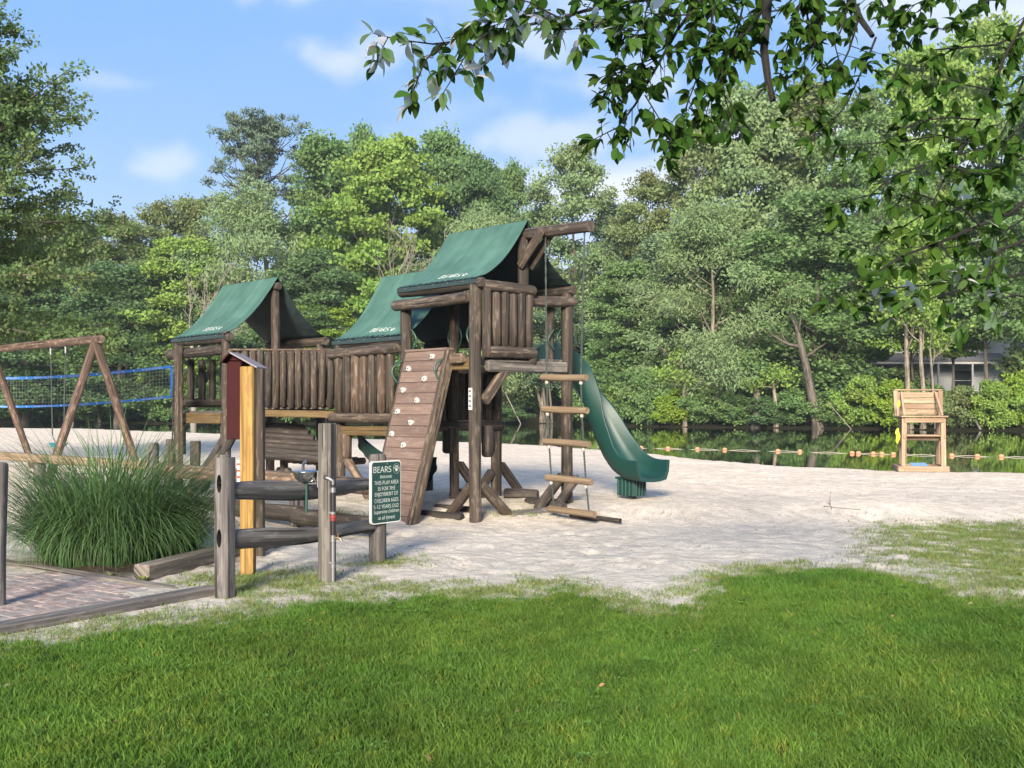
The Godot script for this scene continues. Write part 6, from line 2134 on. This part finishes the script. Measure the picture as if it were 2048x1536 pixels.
	# trunks that stand clear of the leaves along the waterline
	var stems := [
		[13.96, 84.7, -0.16, 4.37, 0.182, true, "slender pale trunk standing at the water beyond the slide's foot"],
		[18.99, 81.7, -0.27, 4.15, 0.350, false, "stout grey trunk at the waterline, third clear trunk right of the slide"],
		[20.37, 80.9, -0.31, 3.73, 0.193, true, "slim whitish trunk beside the stout grey one at the waterline"],
		[23.09, 79.2, -1.55, 7.27, 0.377, false, "thick leaning trunk forking up into the dark hollow of leaves"],
		[28.37, 74.8, -0.29, 7.66, 0.214, true, "slim straight trunk rising directly behind the lifeguard chair's left side"],
		[29.01, 74.1, -0.14, 7.25, 0.194, true, "slim trunk rising directly behind the lifeguard chair's middle"],
		[29.64, 73.4, -0.42, 5.79, 0.105, true, "thin pale stem behind the lifeguard chair's right side"],
		[-46.71, 108.5, -0.62, 5.30, 0.155, true, "pale crooked thin trunk seen through the swing frame"],
		[-42.03, 107.1, -0.51, 4.23, 0.204, false, "thin grey trunk at the water right of the crossed swing legs"],
		[-45.53, 108.2, -0.52, 13.27, 0.412, false, "tall grey trunk rising behind the swing beam"],
		[3.25, 103.4, -1.38, 5.61, 0.197, false, ""],
		[3.56, 102.5, -0.83, 5.33, 0.195, false, ""],
		[3.88, 101.7, -0.29, 4.81, 0.145, false, ""],
	]
	for e in stems:
		rng.seed = int(e[1] * 7.0)
		var b := Mb.new()
		var p0 := W(e[0], ground_at(e[0], e[1]) - 0.2, e[1])
		var p1 := p0 + Vector3(e[2], e[3], 0)
		b.tube([p0, p0.lerp(p1, 0.08) + unit() * 0.02, p0.lerp(p1, 0.35) + unit() * e[4] * 0.5, p0.lerp(p1, 0.7) + unit() * e[4] * 0.7, p1], [e[4] * 1.35, e[4], e[4] * 0.9, e[4] * 0.75, e[4] * 0.55], 9, false)
		var tips := []
		for j in 3:
			bough(b, p0.lerp(p1, 0.75 + 0.1 * j), (unit() + Vector3.UP).normalized(), e[3] * 0.3, e[4] * 0.4, 1, 0.2, 0.3, tips, 0.02)
		if e[6] == "":
			put(stemmed, "stem", b.mesh(), M.bark).transform = stemmed.transform.affine_inverse()
			continue
		var o := thing("slender_tree", e[6], "tree", Vector3.ZERO)
		put(o, "trunk", b.mesh(), M.barkpale if e[5] else M.bark)
		var lb := Mb.new()
		for tp in tips:
			leaf_cloud(lb, tp[0], 1.0, 0.6, 60, 0.26, 0.36, 0.6, 0.2, Color(1, 1, 1) * rng.randf_range(0.85, 1.2), Vector3.UP * 0.3)
		put(o, "crown", lb.mesh(), tint.bright if e[5] else tint.mid)
	# snags leaning out of the water
	for e in [[32.2, 72.0, -0.55, 1.1, 0.09, "short pale snag leaning out of the water right of the lifeguard chair"], [-43.5, 104.0, -0.3, 1.0, 0.16, "pale broken stump at the far waterline behind the swing frame"], [24.8, 76.5, -1.8, 2.1, 0.03, "thin curved dead branch dipping to the water left of the lifeguard chair"], [0.9, 101.0, -1.6, 3.2, 0.05, "thin bent branch arching down to the water beneath the tall tower's deck"]]:
		var p0 := W(e[0], WATER - 0.1, e[1])
		var q := Vector3(e[2], e[3], 0)
		tag(put(self, "snag", log_mesh(p0, p0 + q, e[4]), M.bone), e[5], "snag")

func build_house() -> void:
	rng.seed = 111
	var x0 := 33.0
	var d := 99.0
	var g := ground_at(40, d) - 0.3
	var h := thing("lake_house", "white two storey house half hidden behind the trees on the right", "house", W(0, g, d))
	var at := func(x: float, y: float, z: float) -> Vector3: return Vector3(x, y, z)
	put(h, "wall", beam_mesh(at.call(33.0, 3.4, -4.0), at.call(50.0, 3.4, -4.0), 6.8, 8.0, 0.02), M.siding)
	# clapboards on the front
	var cb := Mb.new()
	for k in 34:
		cb.box(Transform3D(Basis(Vector3.RIGHT, -0.08), at.call(41.5, 0.1 + k * 0.2, 0.02)), Vector3(17.0, 0.205, 0.02), 0.003)
	put(h, "clapboards", cb.mesh(), M.siding).set_meta("kind", "stuff")
	for s in [-1.0, 1.0]:
		put(h, "roof", beam_mesh(at.call(32.4, 8.3, -4.0 + s * 2.2), at.call(50.6, 8.3, -4.0 + s * 2.2), 0.16, 5.6, 0.02, Vector3(0, 1, 0.62 * s).normalized()), M.roofgrey)
	put(h, "porch_roof", beam_mesh(at.call(32.6, 3.75, 1.1), at.call(46.0, 3.75, 1.1), 0.14, 2.6, 0.02, Vector3(0, 1, 0.35).normalized()), M.roofgrey)
	put(h, "porch_beam", beam_mesh(at.call(32.8, 3.2, 2.2), at.call(45.8, 3.2, 2.2), 0.28, 0.16, 0.01), M.white)
	for k in 5:
		put(h, "porch_post", beam_mesh(at.call(33.0 + k * 3.15, 0, 2.2), at.call(33.0 + k * 3.15, 3.1, 2.2), 0.16, 0.16, 0.01, Vector3.RIGHT), M.white)
	for e in [[37.6, 5.2, 2.0, 1.4], [44.0, 5.3, 1.1, 1.6], [48.0, 5.3, 1.1, 1.6], [38.2, 1.6, 1.7, 2.0], [42.5, 1.6, 1.6, 1.9], [34.6, 5.3, 1.0, 1.3]]:
		var w := put(h, "window", beam_mesh(at.call(e[0] - e[2] / 2 - 0.1, e[1], 0.07), at.call(e[0] + e[2] / 2 + 0.1, e[1], 0.07), e[3] + 0.2, 0.06, 0.01), M.white)
		for s in [-1.0, 1.0]:
			put(w, "pane", beam_mesh(at.call(e[0] - e[2] / 2, e[1] + s * e[3] * 0.25, 0.11), at.call(e[0] + e[2] / 2, e[1] + s * e[3] * 0.25, 0.11), e[3] / 2 - 0.05, 0.02, 0.004), M.glass)

# ---------------------------------------------------------------- all of it
func _ready() -> void:
	fn.seed = 2
	fn.fractal_octaves = 3
	fn.frequency = 0.03
	dents.seed = 4
	dents.noise_type = FastNoiseLite.TYPE_CELLULAR
	dents.cellular_return_type = FastNoiseLite.RETURN_DISTANCE
	dents.fractal_type = FastNoiseLite.FRACTAL_NONE
	dents.frequency = 2.6
	var sf := SystemFont.new()
	sf.font_names = PackedStringArray(["Droid Sans"])
	font = sf
	# camera: 1.43 m above the lawn, lens shifted a little so that uprights stay upright
	var cam := Camera3D.new()
	cam.name = "camera"
	cam.projection = Camera3D.PROJECTION_FRUSTUM
	cam.near = 0.1
	cam.far = 600.0
	cam.size = 0.1 * 1536.0 / 2100.0
	cam.frustum_offset = Vector2(0, 0.1 * 47.0 / 2100.0)
	cam.position = Vector3(0, 1.43, 0)
	add_child(cam)
	# sky, sun and exposure: a bright evening under thin cloud, the sun low and soft behind the viewer's left
	var env := Environment.new()
	env.background_mode = Environment.BG_SKY
	env.sky = build_sky()
	env.background_energy_multiplier = 0.37
	env.tonemap_mode = Environment.TONE_MAPPER_LINEAR
	env.tonemap_exposure = 4.2
	env.sdfgi_enabled = true
	env.ssao_enabled = true
	env.ssil_enabled = true
	if 0.00025 > 0.0:
		env.fog_enabled = true
		env.fog_density = 0.00025
		env.fog_light_color = Color(0.78, 0.85, 0.88)
	var we := WorldEnvironment.new()
	we.name = "world_environment"
	we.environment = env
	add_child(we)
	var sun := DirectionalLight3D.new()
	sun.name = "sun"
	sun.light_energy = 0.95
	sun.light_angular_distance = 16.0
	sun.light_color = Color(1.0, 0.945, 0.86)
	sun.shadow_enabled = true
	sun.rotation = Vector3(deg_to_rad(-22), deg_to_rad(-10), 0)
	add_child(sun)
	make_materials()
	build_ground()
	build_patio()
	build_far_shore()
	build_house()
	build_fort()
	build_fence()
	build_fountain()
	build_barrier()
	build_swing()
	build_net()
	build_chair()
	build_buoys()
	build_oak()
	build_tall_grass()
	build_overhang()
	build_grass()
